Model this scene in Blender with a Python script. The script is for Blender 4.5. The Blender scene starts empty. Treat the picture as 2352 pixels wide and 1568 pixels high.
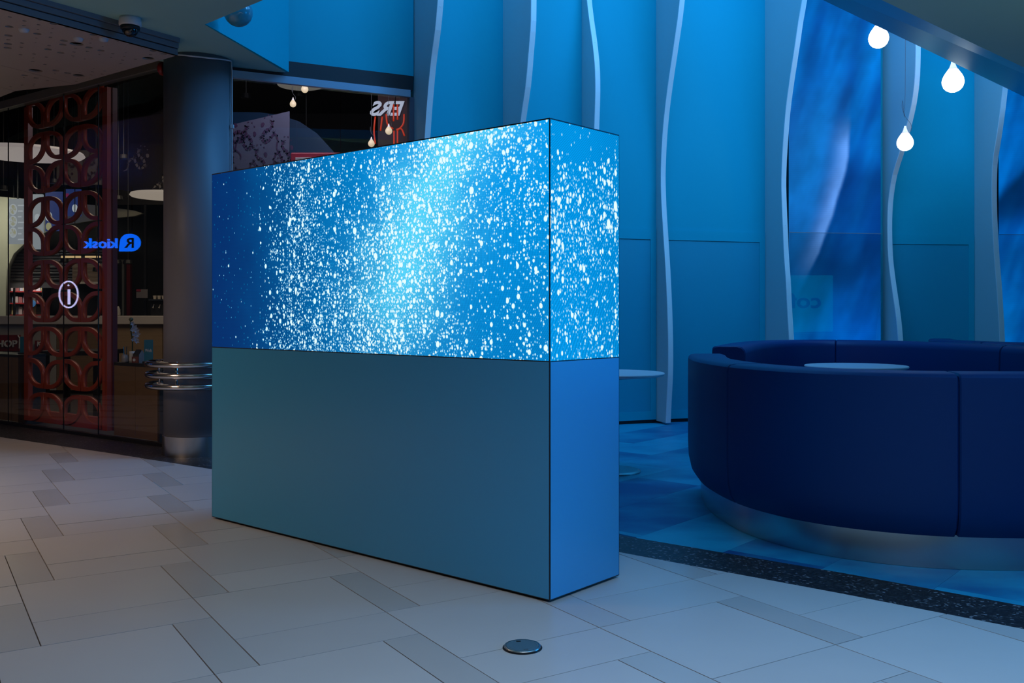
import bpy, bmesh, math, random
from mathutils import Vector, Matrix
random.seed(7)
S = bpy.context.scene
COL = S.collection
F, CX, HY, CH = 2207.0, 1176.0, 715.0, 1.2

# ---------------------------------------------------------------- camera, world, light, exposure
cam_d = bpy.data.cameras.new('camera'); cam = bpy.data.objects.new('camera', cam_d); COL.objects.link(cam)
cam_d.sensor_width = 36; cam_d.lens = 36 * F / 2352; cam_d.shift_y = -69 / 2352.0
cam_d.clip_start = 0.05; cam_d.clip_end = 200
cam.location = (0, 0, CH); cam.rotation_euler = (math.pi / 2, 0, 0)
S.camera = cam
S.view_settings.view_transform = 'Standard'; S.view_settings.look = 'None'
S.view_settings.gamma = 1; S.view_settings.exposure = 0; S.view_settings.use_curve_mapping = False
S.cycles.use_denoising = True
S.cycles.max_bounces = 8
S.cycles.transparent_max_bounces = 16
S.cycles.sample_clamp_indirect = 4
W = bpy.data.worlds.new('world'); S.world = W; W.use_nodes = True
W.node_tree.nodes['Background'].inputs[0].default_value = (0.30, 0.42, 0.62, 1)
W.node_tree.nodes['Background'].inputs[1].default_value = 0.02

def area(name, loc, target, sx, sy, power, col, spread=180):
    d = bpy.data.lights.new(name, 'AREA'); d.shape = 'RECTANGLE'; d.size = sx; d.size_y = sy
    d.energy = power; d.color = col; d.spread = math.radians(spread)
    o = bpy.data.objects.new(name, d); COL.objects.link(o); o.location = loc
    o.rotation_euler = (Vector(target) - Vector(loc)).to_track_quat('-Z', 'Y').to_euler()
    return o
def spot(name, loc, target, power, col, ang=60, r=.05):
    d = bpy.data.lights.new(name, 'SPOT'); d.energy = power; d.color = col; d.spot_size = math.radians(ang); d.spot_blend = .8; d.shadow_soft_size = r
    o = bpy.data.objects.new(name, d); COL.objects.link(o); o.location = loc
    o.rotation_euler = (Vector(target) - Vector(loc)).to_track_quat('-Z', 'Y').to_euler()
    return o
BLUE = (0.10, 0.43, 1.0)
# blue wash lamps of the high hall over the lounge
area('hall_lamp', (3.0, 7.0, 6.3), (3.4, 10.6, 1.4), 8.5, 1.6, 395, BLUE)
area('hall_lamp', (4.0, 8.2, 6.35), (3.6, 7.8, 0), 5.0, 3.0, 190, BLUE)
# blue glow of the lounge's farther screens, off to the right
area('far_screen_lamp', (7.4, 4.9, 2.3), (0.4, 4.1, 0.9), 3.2, 2.6, 46, (0.0, 0.30, 1.0), 70)
# corridor ceiling lamps behind and beside the camera
area('corridor_lamp', (2.3, 2.6, 3.28), (2.2, 2.9, 0), 2.2, 1.4, 32, (0.10, 0.46, 1.0), 105)
area('corridor_lamp', (0.6, 1.4, 3.28), (0.6, 1.8, 0), 2.2, 1.4, 44, (0.64, 0.78, 1.0), 110)
area('corridor_lamp', (-3.0, 3.8, 3.28), (-3.2, 4.3, 0), 1.6, 1.6, 5, (1.0, 0.84, 0.80), 130)
area('corridor_lamp', (4.4, -1.9, 3.28), (4.4, -1.9, 0), 2.0, 2.0, 130, (0.9, 1.0, 0.95), 100)
area('corridor_lamp', (-5.2, 4.6, 3.1), (-4.8, 5.2, 0), 1.0, 1.0, 60, (1.0, 0.66, 0.44), 140)
# added unseen uplight that brightens the right soffit
area('shop_front_lamp', (5.4, 2.4, 0.9), (4.4, 5.0, 3.33), 2.0, 1.0, 11, (1.0, 1.0, 0.62), 80)
# lamps inside the restaurant
area('restaurant_lamp', (-4.9, 12.4, 3.6), (-5.2, 13.2, 0), 2.2, 1.6, 34, (1.0, 0.8, 0.6))
area('restaurant_lamp', (-1.9, 9.6, 3.9), (-2.1, 10.6, 2.8), 1.4, 0.4, 16, (0.9, 0.85, 1.0))

# ---------------------------------------------------------------- helpers
def lin(c):
    c = c / 255.0
    return c / 12.92 if c <= .04045 else ((c + .055) / 1.055) ** 2.4
def RGB(r, g, b): return (lin(r), lin(g), lin(b))
def px(x, y, Y): return Vector(((x - CX) / F * Y, Y, CH + (HY - y) / F * Y))
def atz(x, y, z):
    Y = (CH - z) * F / (y - HY); return Vector(((x - CX) / F * Y, Y, z))

MATS = {}
def M(name, col, rough=.5, metal=0.0, emit=None, es=1.0, var=0.0, scale=6.0, bump=0.0, bscale=60., spec=.5, coat=0, rnd=0.0, stretch=(1, 1, 1)):
    if name in MATS: return MATS[name]
    m = bpy.data.materials.new(name); m.use_nodes = True; nt = m.node_tree; b = nt.nodes['Principled BSDF']
    b.inputs['Base Color'].default_value = (*col, 1); b.inputs['Roughness'].default_value = rough
    b.inputs['Metallic'].default_value = metal; b.inputs['Specular IOR Level'].default_value = spec
    b.inputs['Coat Weight'].default_value = coat
    if emit:
        b.inputs['Emission Color'].default_value = (*emit, 1); b.inputs['Emission Strength'].default_value = es
    if var or rnd or bump:
        tc = nt.nodes.new('ShaderNodeTexCoord'); mp = nt.nodes.new('ShaderNodeMapping'); mp.inputs['Scale'].default_value = stretch
        nt.links.new(tc.outputs['Object'], mp.inputs['Vector'])
    if var or rnd:
        n = nt.nodes.new('ShaderNodeTexNoise'); n.noise_dimensions = '4D'; n.inputs['Scale'].default_value = scale; n.inputs['Detail'].default_value = 4
        nt.links.new(mp.outputs[0], n.inputs['Vector'])
        oi = nt.nodes.new('ShaderNodeObjectInfo')
        mu = nt.nodes.new('ShaderNodeMath'); mu.operation = 'MULTIPLY'; mu.inputs[1].default_value = 40
        nt.links.new(oi.outputs['Random'], mu.inputs[0]); nt.links.new(mu.outputs[0], n.inputs['W'])
        a = nt.nodes.new('ShaderNodeMath'); a.operation = 'MULTIPLY_ADD'; a.inputs[1].default_value = 2 * var; a.inputs[2].default_value = 1 - var
        nt.links.new(n.outputs['Fac'], a.inputs[0])
        r = nt.nodes.new('ShaderNodeMath'); r.operation = 'MULTIPLY_ADD'; r.inputs[1].default_value = 2 * rnd; r.inputs[2].default_value = 1 - rnd
        nt.links.new(oi.outputs['Random'], r.inputs[0])
        p = nt.nodes.new('ShaderNodeMath'); p.operation = 'MULTIPLY'; nt.links.new(a.outputs[0], p.inputs[0]); nt.links.new(r.outputs[0], p.inputs[1])
        v = nt.nodes.new('ShaderNodeVectorMath'); v.operation = 'SCALE'; v.inputs[0].default_value = col
        nt.links.new(p.outputs[0], v.inputs['Scale']); nt.links.new(v.outputs[0], b.inputs['Base Color'])
    if bump:
        n2 = nt.nodes.new('ShaderNodeTexNoise'); n2.inputs['Scale'].default_value = bscale; n2.inputs['Detail'].default_value = 3
        nt.links.new(mp.outputs[0], n2.inputs['Vector'])
        bp = nt.nodes.new('ShaderNodeBump'); bp.inputs['Strength'].default_value = bump; bp.inputs['Distance'].default_value = .01
        nt.links.new(n2.outputs['Fac'], bp.inputs['Height']); nt.links.new(bp.outputs[0], b.inputs['Normal'])
    MATS[name] = m; return m
def glow(name, col, es=1.0):
    if name in MATS: return MATS[name]
    return M(name, (.02, .02, .02), .4, emit=col, es=es)

def link(name, me, mat=None, parent=None, loc=None, smooth=False, kind=None, label=None):
    o = bpy.data.objects.new(name, me); COL.objects.link(o)
    if mat and not me.materials: me.materials.append(mat)
    if smooth:
        me.polygons.foreach_set('use_smooth', [True] * len(me.polygons))
    if loc is not None: o.location = loc
    if parent is not None:
        o.parent = parent
        o.matrix_parent_inverse = wm(parent).inverted()
    if kind: o['kind'] = kind
    if label: o['label'] = label
    return o
def wm(o):
    m = Matrix.LocRotScale(o.location, o.rotation_euler, o.scale)
    return wm(o.parent) @ o.matrix_parent_inverse @ m if o.parent else m
def mesh(name, vs, fs):
    me = bpy.data.meshes.new(name); me.from_pydata([tuple(v) for v in vs], [], fs); me.update(); return me
def fixn(me):
    bm = bmesh.new(); bm.from_mesh(me); bmesh.ops.remove_doubles(bm, verts=bm.verts, dist=1e-6)
    bmesh.ops.recalc_face_normals(bm, faces=bm.faces); bm.to_mesh(me); bm.free(); return me
def thing(name, label, cat, loc, rz=0.0, group=None):
    o = bpy.data.objects.new(name, None); COL.objects.link(o); o.empty_display_size = .05
    o.location = loc; o.rotation_euler = (0, 0, rz); o['label'] = label; o['category'] = cat
    if group: o['group'] = group
    return o
def tag(o, label, cat, group=None):
    o['label'] = label; o['category'] = cat
    if group: o['group'] = group
    return o
def struct(o): o['kind'] = 'structure'; return o

def bev(me, w, seg=2):
    bm = bmesh.new(); bm.from_mesh(me)
    bmesh.ops.bevel(bm, geom=list(bm.edges), offset=w, segments=seg, affect='EDGES', profile=.5)
    bm.to_mesh(me); bm.free(); return me
def obox(c, ax, sx, sy, z0, z1, bw=0):
    """box: centre c (xy), ax = xy direction of local x, full sizes sx, sy"""
    a = Vector((ax[0], ax[1], 0)).normalized(); b = Vector((-a.y, a.x, 0)); c = Vector((c[0], c[1], 0)); vs = []
    for z in (z0, z1):
        for i, j in ((-1, -1), (1, -1), (1, 1), (-1, 1)): vs.append(c + a * (i * sx / 2) + b * (j * sy / 2) + Vector((0, 0, z)))
    me = mesh('box', vs, [(3, 2, 1, 0), (4, 5, 6, 7), (0, 1, 5, 4), (1, 2, 6, 5), (2, 3, 7, 6), (3, 0, 4, 7)])
    return bev(me, bw) if bw else me
def xbox(x0, x1, y0, y1, z0, z1, bw=0): return obox(((x0 + x1) / 2, (y0 + y1) / 2), (1, 0), x1 - x0, y1 - y0, z0, z1, bw)
def pbox(x0, y0, x1, y1, Y, dep=.04, bw=0):
    """box whose front face spans the given image rectangle at depth Y"""
    a = px(x0, y1, Y); b = px(x1, y0, Y); return xbox(a.x, b.x, Y, Y + dep, a.z, b.z, bw)
def prism(poly, z0, z1):
    n = len(poly); vs = [(p[0], p[1], z0) for p in poly] + [(p[0], p[1], z1) for p in poly]
    fs = [tuple(range(n - 1, -1, -1)), tuple(range(n, 2 * n))] + [(i, (i + 1) % n, n + (i + 1) % n, n + i) for i in range(n)]
    return fixn(mesh('prism', vs, fs))
def wallseg(a, b, th, z0, z1, off=0.0):
    """vertical slab along a->b, thickness th growing away from the camera side, offset off toward camera"""
    a = Vector(a[:2]); b = Vector(b[:2]); d = (b - a).normalized(); n = Vector((d.y, -d.x))
    p = [a + n * off, b + n * off, b + n * (off - th), a + n * (off - th)]
    return prism(p, z0, z1)
def tube(pts, r, n=10, closed=False):
    pts = [Vector(p) for p in pts]; m = len(pts); rs = r if isinstance(r, (list, tuple)) else [r] * m
    vs = []; fs = []; up = None
    for i, p in enumerate(pts):
        if closed: t = pts[(i + 1) % m] - pts[i - 1]
        else: t = pts[min(i + 1, m - 1)] - pts[max(i - 1, 0)]
        t.normalize()
        if up is None: up = Vector((0, 0, 1)) if abs(t.z) < .9 else Vector((1, 0, 0))
        s = t.cross(up).normalized(); up2 = s.cross(t).normalized(); up = up2
        for k in range(n):
            a = 2 * math.pi * k / n; vs.append(p + (s * math.cos(a) + up2 * math.sin(a)) * rs[i])
    for i in range(m if closed else m - 1):
        j = (i + 1) % m
        for k in range(n): fs.append((i * n + k, i * n + (k + 1) % n, j * n + (k + 1) % n, j * n + k))
    if not closed:
        fs.append(tuple(range(n - 1, -1, -1))); fs.append(tuple((m - 1) * n + k for k in range(n)))
    return fixn(mesh('tube', vs, fs))
def lathe(prof, c=(0, 0, 0), n=32):
    vs = []; fs = []; rings = []
    for r, z in prof:
        if r < 1e-5: rings.append([len(vs)]); vs.append((c[0], c[1], c[2] + z))
        else:
            rings.append(list(range(len(vs), len(vs) + n)))
            for k in range(n):
                a = 2 * math.pi * k / n; vs.append((c[0] + r * math.cos(a), c[1] + r * math.sin(a), c[2] + z))
    for A, B in zip(rings[:-1], rings[1:]):
        for k in range(n):
            a0, a1 = A[k % len(A)], A[(k + 1) % len(A)]; b0, b1 = B[k % len(B)], B[(k + 1) % len(B)]
            f = [a0, a1, b1, b0]; f = [v for i, v in enumerate(f) if v not in f[:i]]
            if len(f) > 2: fs.append(f)
    if len(rings[0]) > 1: fs.append(rings[0][::-1])
    if len(rings[-1]) > 1: fs.append(rings[-1])
    return fixn(mesh('lathe', vs, fs))
def conv(cu):
    o = bpy.data.objects.new('tmp', cu); COL.objects.link(o); dg = bpy.context.evaluated_depsgraph_get()
    me = bpy.data.meshes.new_from_object(o.evaluated_get(dg)); bpy.data.objects.remove(o); bpy.data.curves.remove(cu)
    me.materials.clear(); return me
def shape2d(loops, ext):
    cu = bpy.data.curves.new('c', 'CURVE'); cu.dimensions = '2D'; cu.fill_mode = 'BOTH'; cu.extrude = ext
    for lp in loops:
        sp = cu.splines.new('POLY'); sp.points.add(len(lp) - 1); sp.use_cyclic_u = True
        for p, q in zip(sp.points, lp): p.co = (q[0], q[1], 0, 1)
    return conv(cu)
def text(s, size, ext, shear=0.0, bold=0.0, space=1.0):
    cu = bpy.data.curves.new('t', 'FONT'); cu.body = s; cu.size = size; cu.extrude = ext; cu.shear = shear; cu.offset = bold
    cu.align_x = 'CENTER'; cu.align_y = 'CENTER'; cu.resolution_u = 3; cu.space_character = space
    return conv(cu)
def place(me, c, ux, uy, sx=1.0, sy=1.0):
    ux = Vector(ux).normalized(); uy = Vector(uy).normalized(); n = ux.cross(uy)
    for v in me.vertices:
        x, y, z = v.co; v.co = Vector(c) + ux * (x * sx) + uy * (y * sy) + n * z
    if sx * sy < 0: me.flip_normals()
    me.update(); return me
def dims(me):
    xs = [v.co.x for v in me.vertices]; ys = [v.co.y for v in me.vertices]
    return min(xs), max(xs), min(ys), max(ys)
def fit_px(me, x0, y0, x1, y1, Y, mirror=False):
    """stretch a flat XY mesh to an image rectangle at depth Y"""
    a, b, c, d = dims(me); A = px(x0, y1, Y); B = px(x1, y0, Y)
    for v in me.vertices:
        u = (v.co.x - a) / (b - a); w = (v.co.y - c) / (d - c); u = 1 - u if mirror else u
        v.co = Vector((A.x + (B.x - A.x) * u, Y + v.co.z, A.z + (B.z - A.z) * w))
    return fixn(me)
def smooth_by_angle(me, deg):
    me.polygons.foreach_set('use_smooth', [True] * len(me.polygons))
    bm = bmesh.new(); bm.from_mesh(me)
    for e in bm.edges:
        if len(e.link_faces) == 2 and e.calc_face_angle(0) > math.radians(deg): e.smooth = False
    bm.to_mesh(me); bm.free()
def catmull(P, n=8):
    P = [Vector(p) for p in P]; out = []
    for i in range(len(P) - 1):
        p0 = P[max(i - 1, 0)]; p1 = P[i]; p2 = P[i + 1]; p3 = P[min(i + 2, len(P) - 1)]
        for k in range(n):
            t = k / n; out.append(.5 * ((2 * p1) + (p2 - p0) * t + (2 * p0 - 5 * p1 + 4 * p2 - p3) * t * t + (3 * p1 - p0 - 3 * p2 + p3) * t ** 3))
    out.append(P[-1]); return out

# ---------------------------------------------------------------- materials
tile_m = M('stoneware', (.50, .47, .44), .34, var=.05, scale=3, rnd=.035, bump=.03, bscale=4)
tile_d = M('polished_stoneware', (.465, .44, .41), .22, var=.05, scale=3, rnd=.03)
grout = M('grout', (.025, .023, .022), .9)
steel = M('brushed_steel', (.55, .54, .52), .24, 1.0, bump=.04, bscale=40, stretch=(1, 1, .02))
chrome = M('polished_steel', (.62, .61, .60), .14, 1.0)
column_m = M('column_paint', (.16, .16, .18), .48, var=.03)
white_p = M('white_paint', (.62, .62, .62), .5)
soffit_m = M('soffit_paint', (.32, .56, .50), .6, var=.02)
blue_wall = M('sky_blue_paint', (.002, .38, .48), .6, spec=.2, var=.03, scale=.8)
fin_side = M('fin_grey_white', (.33, .54, .56), .55)  # same white as the edge, with side shading put into the colour
fin_edge = M('fin_white', (.74, .80, .80), .45)
perf_m = M('perforated_blue', (.003, .32, .43), .6, var=.02)
dark = M('near_black', (.006, .006, .007), .5)
red_m = M('red_lacquer', (.44, .065, .03), .32)
wood_m = M('oak_veneer', (.20, .12, .06), .45, var=.28, scale=4, stretch=(1, 1, 9))
navy = M('navy_leather', (.001, .030, .125), .46, spec=.25, var=.03, scale=20, bump=.05, bscale=300)
tt_m = M('white_laminate', (.62, .62, .62), .35)

# granite with light specks
gm = bpy.data.materials.new('speckled_granite'); gm.use_nodes = True
nt = gm.node_tree; b = nt.nodes['Principled BSDF']; tc = nt.nodes.new('ShaderNodeTexCoord')
vo = nt.nodes.new('ShaderNodeTexVoronoi'); vo.inputs['Scale'].default_value = 95; vo.feature = 'F1'
nt.links.new(tc.outputs['Object'], vo.inputs['Vector'])
sp = nt.nodes.new('ShaderNodeSeparateColor'); nt.links.new(vo.outputs['Color'], sp.inputs[0])
cr = nt.nodes.new('ShaderNodeValToRGB'); nt.links.new(sp.outputs[0], cr.inputs[0])
cr.color_ramp.elements[0].position = .45; cr.color_ramp.elements[0].color = (.012, .012, .013, 1)
cr.color_ramp.elements[1].position = .93; cr.color_ramp.elements[1].color = (.035, .036, .038, 1)
e = cr.color_ramp.elements.new(.965); e.color = (.16, .16, .17, 1)
nt.links.new(cr.outputs[0], b.inputs['Base Color']); b.inputs['Roughness'].default_value = .45
granite = gm

# clear shop glass: see-through with a Fresnel mirror layer
def glass_mat(name, tint, boost=1.0):
    m = bpy.data.materials.new(name); m.use_nodes = True; nt = m.node_tree; nt.nodes.clear()
    o = nt.nodes.new('ShaderNodeOutputMaterial'); mx = nt.nodes.new('ShaderNodeMixShader'); fr = nt.nodes.new('ShaderNodeFresnel'); ge = nt.nodes.new('ShaderNodeNewGeometry'); io = nt.nodes.new('ShaderNodeMath'); io.operation = 'MULTIPLY_ADD'; io.inputs[1].default_value = 1 / 1.5 - 1.5; io.inputs[2].default_value = 1.5; nt.links.new(ge.outputs['Backfacing'], io.inputs[0]); nt.links.new(io.outputs[0], fr.inputs[0])
    t = nt.nodes.new('ShaderNodeBsdfTransparent'); t.inputs[0].default_value = (*tint, 1); g = nt.nodes.new('ShaderNodeBsdfGlossy'); g.inputs['Roughness'].default_value = 0.0
    k = nt.nodes.new('ShaderNodeMath'); k.operation = 'MULTIPLY'; k.inputs[1].default_value = boost
    nt.links.new(fr.outputs[0], k.inputs[0]); nt.links.new(k.outputs[0], mx.inputs[0]); nt.links.new(t.outputs[0], mx.inputs[1]); nt.links.new(g.outputs[0], mx.inputs[2]); nt.links.new(mx.outputs[0], o.inputs[0])
    return m
shop_glass = glass_mat('shop_glass', (.90, .91, .90), 1.0)

# lounge vinyl: cloudy blue, each tile its own tone
vm = bpy.data.materials.new('cloudy_vinyl'); vm.use_nodes = True; nt = vm.node_tree; b = nt.nodes['Principled BSDF']
tc = nt.nodes.new('ShaderNodeTexCoord'); oi = nt.nodes.new('ShaderNodeObjectInfo'); no = nt.nodes.new('ShaderNodeTexNoise'); no.noise_dimensions = '4D'
no.inputs['Scale'].default_value = 1.7; no.inputs['Detail'].default_value = 5; no.inputs['Roughness'].default_value = .55
mp = nt.nodes.new('ShaderNodeMapping'); mp.inputs['Scale'].default_value = (1.0, 1.5, 1)
mu = nt.nodes.new('ShaderNodeMath'); mu.operation = 'MULTIPLY'; mu.inputs[1].default_value = 60
nt.links.new(oi.outputs['Random'], mu.inputs[0]); nt.links.new(mu.outputs[0], no.inputs['W'])
nt.links.new(tc.outputs['Object'], mp.inputs[0]); nt.links.new(mp.outputs[0], no.inputs['Vector'])
ad = nt.nodes.new('ShaderNodeMath'); ad.operation = 'MULTIPLY_ADD'; ad.inputs[1].default_value = .40; ad.inputs[2].default_value = -.20
nt.links.new(oi.outputs['Random'], ad.inputs[0])
a2 = nt.nodes.new('ShaderNodeMath'); a2.operation = 'ADD'; nt.links.new(no.outputs['Fac'], a2.inputs[0]); nt.links.new(ad.outputs[0], a2.inputs[1])
cr = nt.nodes.new('ShaderNodeValToRGB'); nt.links.new(a2.outputs[0], cr.inputs[0])
cr.color_ramp.elements[0].position = .28; cr.color_ramp.elements[0].color = (.003, .07, .21, 1)
cr.color_ramp.elements[1].position = .72; cr.color_ramp.elements[1].color = (.012, .32, .46, 1)
nt.links.new(cr.outputs[0], b.inputs['Base Color']); b.inputs['Roughness'].default_value = .42
vinyl = vm

# ---------------------------------------------------------------- node kit for the screens
class NK:
    def __init__(s, nt): s.nt = nt
    def _in(s, n, i, v):
        if isinstance(v, (int, float)): n.inputs[i].default_value = v
        else: s.nt.links.new(v, n.inputs[i])
    def m(s, op, a, b=0.0, c=0.0, clamp=False):
        n = s.nt.nodes.new('ShaderNodeMath'); n.operation = op; n.use_clamp = clamp
        s._in(n, 0, a); s._in(n, 1, b)
        if op in ('MULTIPLY_ADD', 'COMPARE'): s._in(n, 2, c)
        return n.outputs[0]
    def gauss(s, u, v, cu, cv, su, sv):
        a = s.m('DIVIDE', s.m('SUBTRACT', u, cu), su); b = s.m('DIVIDE', s.m('SUBTRACT', v, cv), sv)
        return s.m('EXPONENT', s.m('MULTIPLY', s.m('ADD', s.m('MULTIPLY', a, a), s.m('MULTIPLY', b, b)), -1.0))
    def step(s, e0, e1, x):
        n = s.nt.nodes.new('ShaderNodeMapRange'); n.interpolation_type = 'SMOOTHSTEP'
        s._in(n, 0, x); n.inputs[1].default_value = e0; n.inputs[2].default_value = e1; n.inputs[3].default_value = 0; n.inputs[4].default_value = 1
        return n.outputs[0]
    def vec(s, x, y, z=0.0):
        n = s.nt.nodes.new('ShaderNodeCombineXYZ'); s._in(n, 0, x); s._in(n, 1, y); s._in(n, 2, z); return n.outputs[0]
    def noise(s, v, scale, det=2.0):
        n = s.nt.nodes.new('ShaderNodeTexNoise'); n.inputs['Scale'].default_value = scale; n.inputs['Detail'].default_value = det
        s.nt.links.new(v, n.inputs['Vector']); return n.outputs['Fac']
    def voro(s, v, scale):
        n = s.nt.nodes.new('ShaderNodeTexVoronoi'); n.voronoi_dimensions = '2D'; n.inputs['Scale'].default_value = scale
        s.nt.links.new(v, n.inputs['Vector']); q = s.nt.nodes.new('ShaderNodeSeparateColor'); s.nt.links.new(n.outputs['Color'], q.inputs[0])
        return n.outputs['Distance'], q.outputs[0], q.outputs[1]
    def mix(s, f, a, b):
        n = s.nt.nodes.new('ShaderNodeMix'); n.data_type = 'RGBA'; s._in(n, 0, f)
        for i, v in ((6, a), (7, b)):
            if isinstance(v, tuple): n.inputs[i].default_value = (*v, 1)
            else: s.nt.links.new(v, n.inputs[i])
        return n.outputs[2]
    def scale(s, c, f):
        n = s.nt.nodes.new('ShaderNodeVectorMath'); n.operation = 'SCALE'; s.nt.links.new(c, n.inputs[0]); s._in(n, 'Scale', f); return n.outputs[0]
    def addc(s, a, b):
        n = s.nt.nodes.new('ShaderNodeVectorMath'); n.operation = 'ADD'; s.nt.links.new(a, n.inputs[0]); s.nt.links.new(b, n.inputs[1]); return n.outputs[0]

def screen_material(name, builder, coat=False):
    m = bpy.data.materials.new(name); m.use_nodes = True; nt = m.node_tree; b = nt.nodes['Principled BSDF']; k = NK(nt)
    uv = nt.nodes.new('ShaderNodeUVMap'); uv.uv_map = 'metric'; q = nt.nodes.new('ShaderNodeSeparateXYZ'); nt.links.new(uv.outputs[0], q.inputs[0])
    c = builder(k, q.outputs[0], q.outputs[1])
    b.inputs['Base Color'].default_value = (.01, .01, .012, 1); b.inputs['Roughness'].default_value = .5; b.inputs['Specular IOR Level'].default_value = .0
    nt.links.new(c, b.inputs['Emission Color']); b.inputs['Emission Strength'].default_value = 1.0
    return m

def bubbles(k, u, v, side):
    # one swirl of rising bubbles; u, v in metres on the face
    P = k.vec(u, v); wob = k.noise(P, 3.2, 3); w2 = k.noise(k.vec(k.m('ADD', u, 9.3), v), 7.5, 2)
    if side == 0:
        uw = k.m('ADD', u, k.m('MULTIPLY', k.m('SUBTRACT', wob, .5), .42))
        cl = k.m('ADD', 1.56, k.m('MULTIPLY', k.m('MULTIPLY', v, v), .42))           # core of the plume leans right going up
        d = k.m('DIVIDE', k.m('SUBTRACT', uw, cl), .27); core = k.m('EXPONENT', k.m('MULTIPLY', k.m('MULTIPLY', d, d), -1))
        core = k.m('MULTIPLY', core, k.step(-.15, .45, v))
        left = k.step(.42, .74, uw)
        low = k.m('MULTIPLY', k.gauss(uw, v, 1.15, -.05, .75, .42), .50)
        hole = k.gauss(uw, v, 2.14, .34, .26, .30)
        right = k.m('MULTIPLY', k.gauss(uw, v, 2.35, .62, .30, .20), .30)
        lt = k.m('MULTIPLY', k.gauss(uw, v, .85, .70, .17, .30), .34)
        dens = k.m('ADD', k.m('ADD', k.m('ADD', k.m('MULTIPLY', core, .95), low), right), lt)
        dens = k.m('ADD', dens, .20); dens = k.m('MULTIPLY', dens, k.m('ADD', k.m('MULTIPLY', left, .96), .035))
        dens = k.m('MULTIPLY', dens, k.m('SUBTRACT', 1.0, k.m('MULTIPLY', hole, .55)))
        lum = k.m('ADD', k.m('MULTIPLY', k.step(.0, 1.9, uw), .75), k.m('MULTIPLY', k.gauss(u, v, 2.3, .95, .9, .8), .25))
        lum = k.m('MULTIPLY', lum, k.m('ADD', .72, k.m('MULTIPLY', v, .28)))
    else:
        uw = k.m('ADD', u, k.m('MULTIPLY', k.m('SUBTRACT', wob, .5), .25)); vw = k.m('ADD', v, k.m('MULTIPLY', k.m('SUBTRACT', w2, .5), .22))
        core = k.m('MULTIPLY', k.gauss(uw, vw, .22, .60, .35, .16), .30)
        dens = k.m('ADD', k.m('ADD', core, .30), k.m('MULTIPLY', k.gauss(uw, vw, .35, .84, .17, .06), .25))
        dens = k.m('MULTIPLY', dens, k.m('ADD', .12, k.m('MULTIPLY', k.m('SUBTRACT', 1.0, k.step(.74, .96, vw)), .9)))
        lum = k.m('SUBTRACT', .86, k.m('MULTIPLY', k.step(.1, .6, u), .16))
    cl2 = k.step(.36, .66, k.noise(k.vec(u, k.m('MULTIPLY', v, .8), 4.4), 11.0, 2)); dens = k.m('MULTIPLY', dens, k.m('ADD', .42, k.m('ADD', k.m('MULTIPLY', w2, .45), k.m('MULTIPLY', cl2, .75))))
    bg = k.mix(lum, (.0, .028, .150), (.0, .34, .88))
    if side == 0: bg = k.mix(k.m('MULTIPLY', core, .9), bg, (.10, .72, 1.0))
    # moire of the LED grid
    curve = k.m('ADD', k.m('MULTIPLY', u, 95.0), k.m('ADD', k.m('MULTIPLY', k.m('MULTIPLY', k.m('SUBTRACT', u, 1.0), v), 55.0), k.m('MULTIPLY', k.m('MULTIPLY', v, v), -70.0)))
    mo = k.m('SINE', k.m('MULTIPLY', curve, 6.2 if side == 0 else 3.0))
    bg = k.scale(bg, k.m('ADD', 1.0, k.m('MULTIPLY', mo, .13)))
    rows = k.m('SINE', k.m('MULTIPLY', v, 2 * math.pi / .0078)); bg = k.scale(bg, k.m('ADD', 1.0, k.m('MULTIPLY', rows, .05)))
    tot = None
    st = .78 if side == 0 else .62     # bubbles stretched upward
    for sc, r0, r1, mult, amp, cut in ((19, .14, .36, .42, 1.4, 0.), (33, .20, .47, .95, 1.15, 3.1), (55, .26, .54, 1.25, .92, 8.7), (92, .34, .62, 1.3, .62, 14.3)):
        dd, ra, rb = k.voro(k.vec(k.m('ADD', u, cut), k.m('MULTIPLY', v, st)), sc)
        on = k.m('LESS_THAN', ra, k.m('MULTIPLY', dens, mult))
        rad = k.m('ADD', r0, k.m('MULTIPLY', k.m('MULTIPLY', rb, rb), r1 - r0))
        f = k.m('SUBTRACT', 1.0, k.m('DIVIDE', dd, rad)); f = k.step(0., .65, f)
        f = k.m('MULTIPLY', k.m('MULTIPLY', f, on), k.m('MULTIPLY', k.m('ADD', .45, k.m('MULTIPLY', rb, .75)), amp))
        tot = f if tot is None else k.m('MAXIMUM', tot, f)
    dd, ra, rb = k.voro(k.vec(k.m('ADD', u, 5.0), v), 34)          # faint far specks everywhere
    fa = k.m('MULTIPLY', k.m('MULTIPLY', k.step(0., .8, k.m('SUBTRACT', 1.0, k.m('DIVIDE', dd, .22))), k.m('LESS_THAN', ra, .22)), .16)
    tot = k.m('MAXIMUM', tot, fa)
    cold = k.mix(k.step(.15, .95, tot), (.0, .50, .95), (.80, 1.0, 1.0))
    return k.mix(k.m('MINIMUM', k.m('MULTIPLY', tot, 1.25), 1.0), bg, cold)
scr_front = screen_material('bubble_screen', lambda k, u, v: bubbles(k, u, v, 0))
scr_side = screen_material('bubble_screen_end', lambda k, u, v: bubbles(k, u, v, 1))

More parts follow.
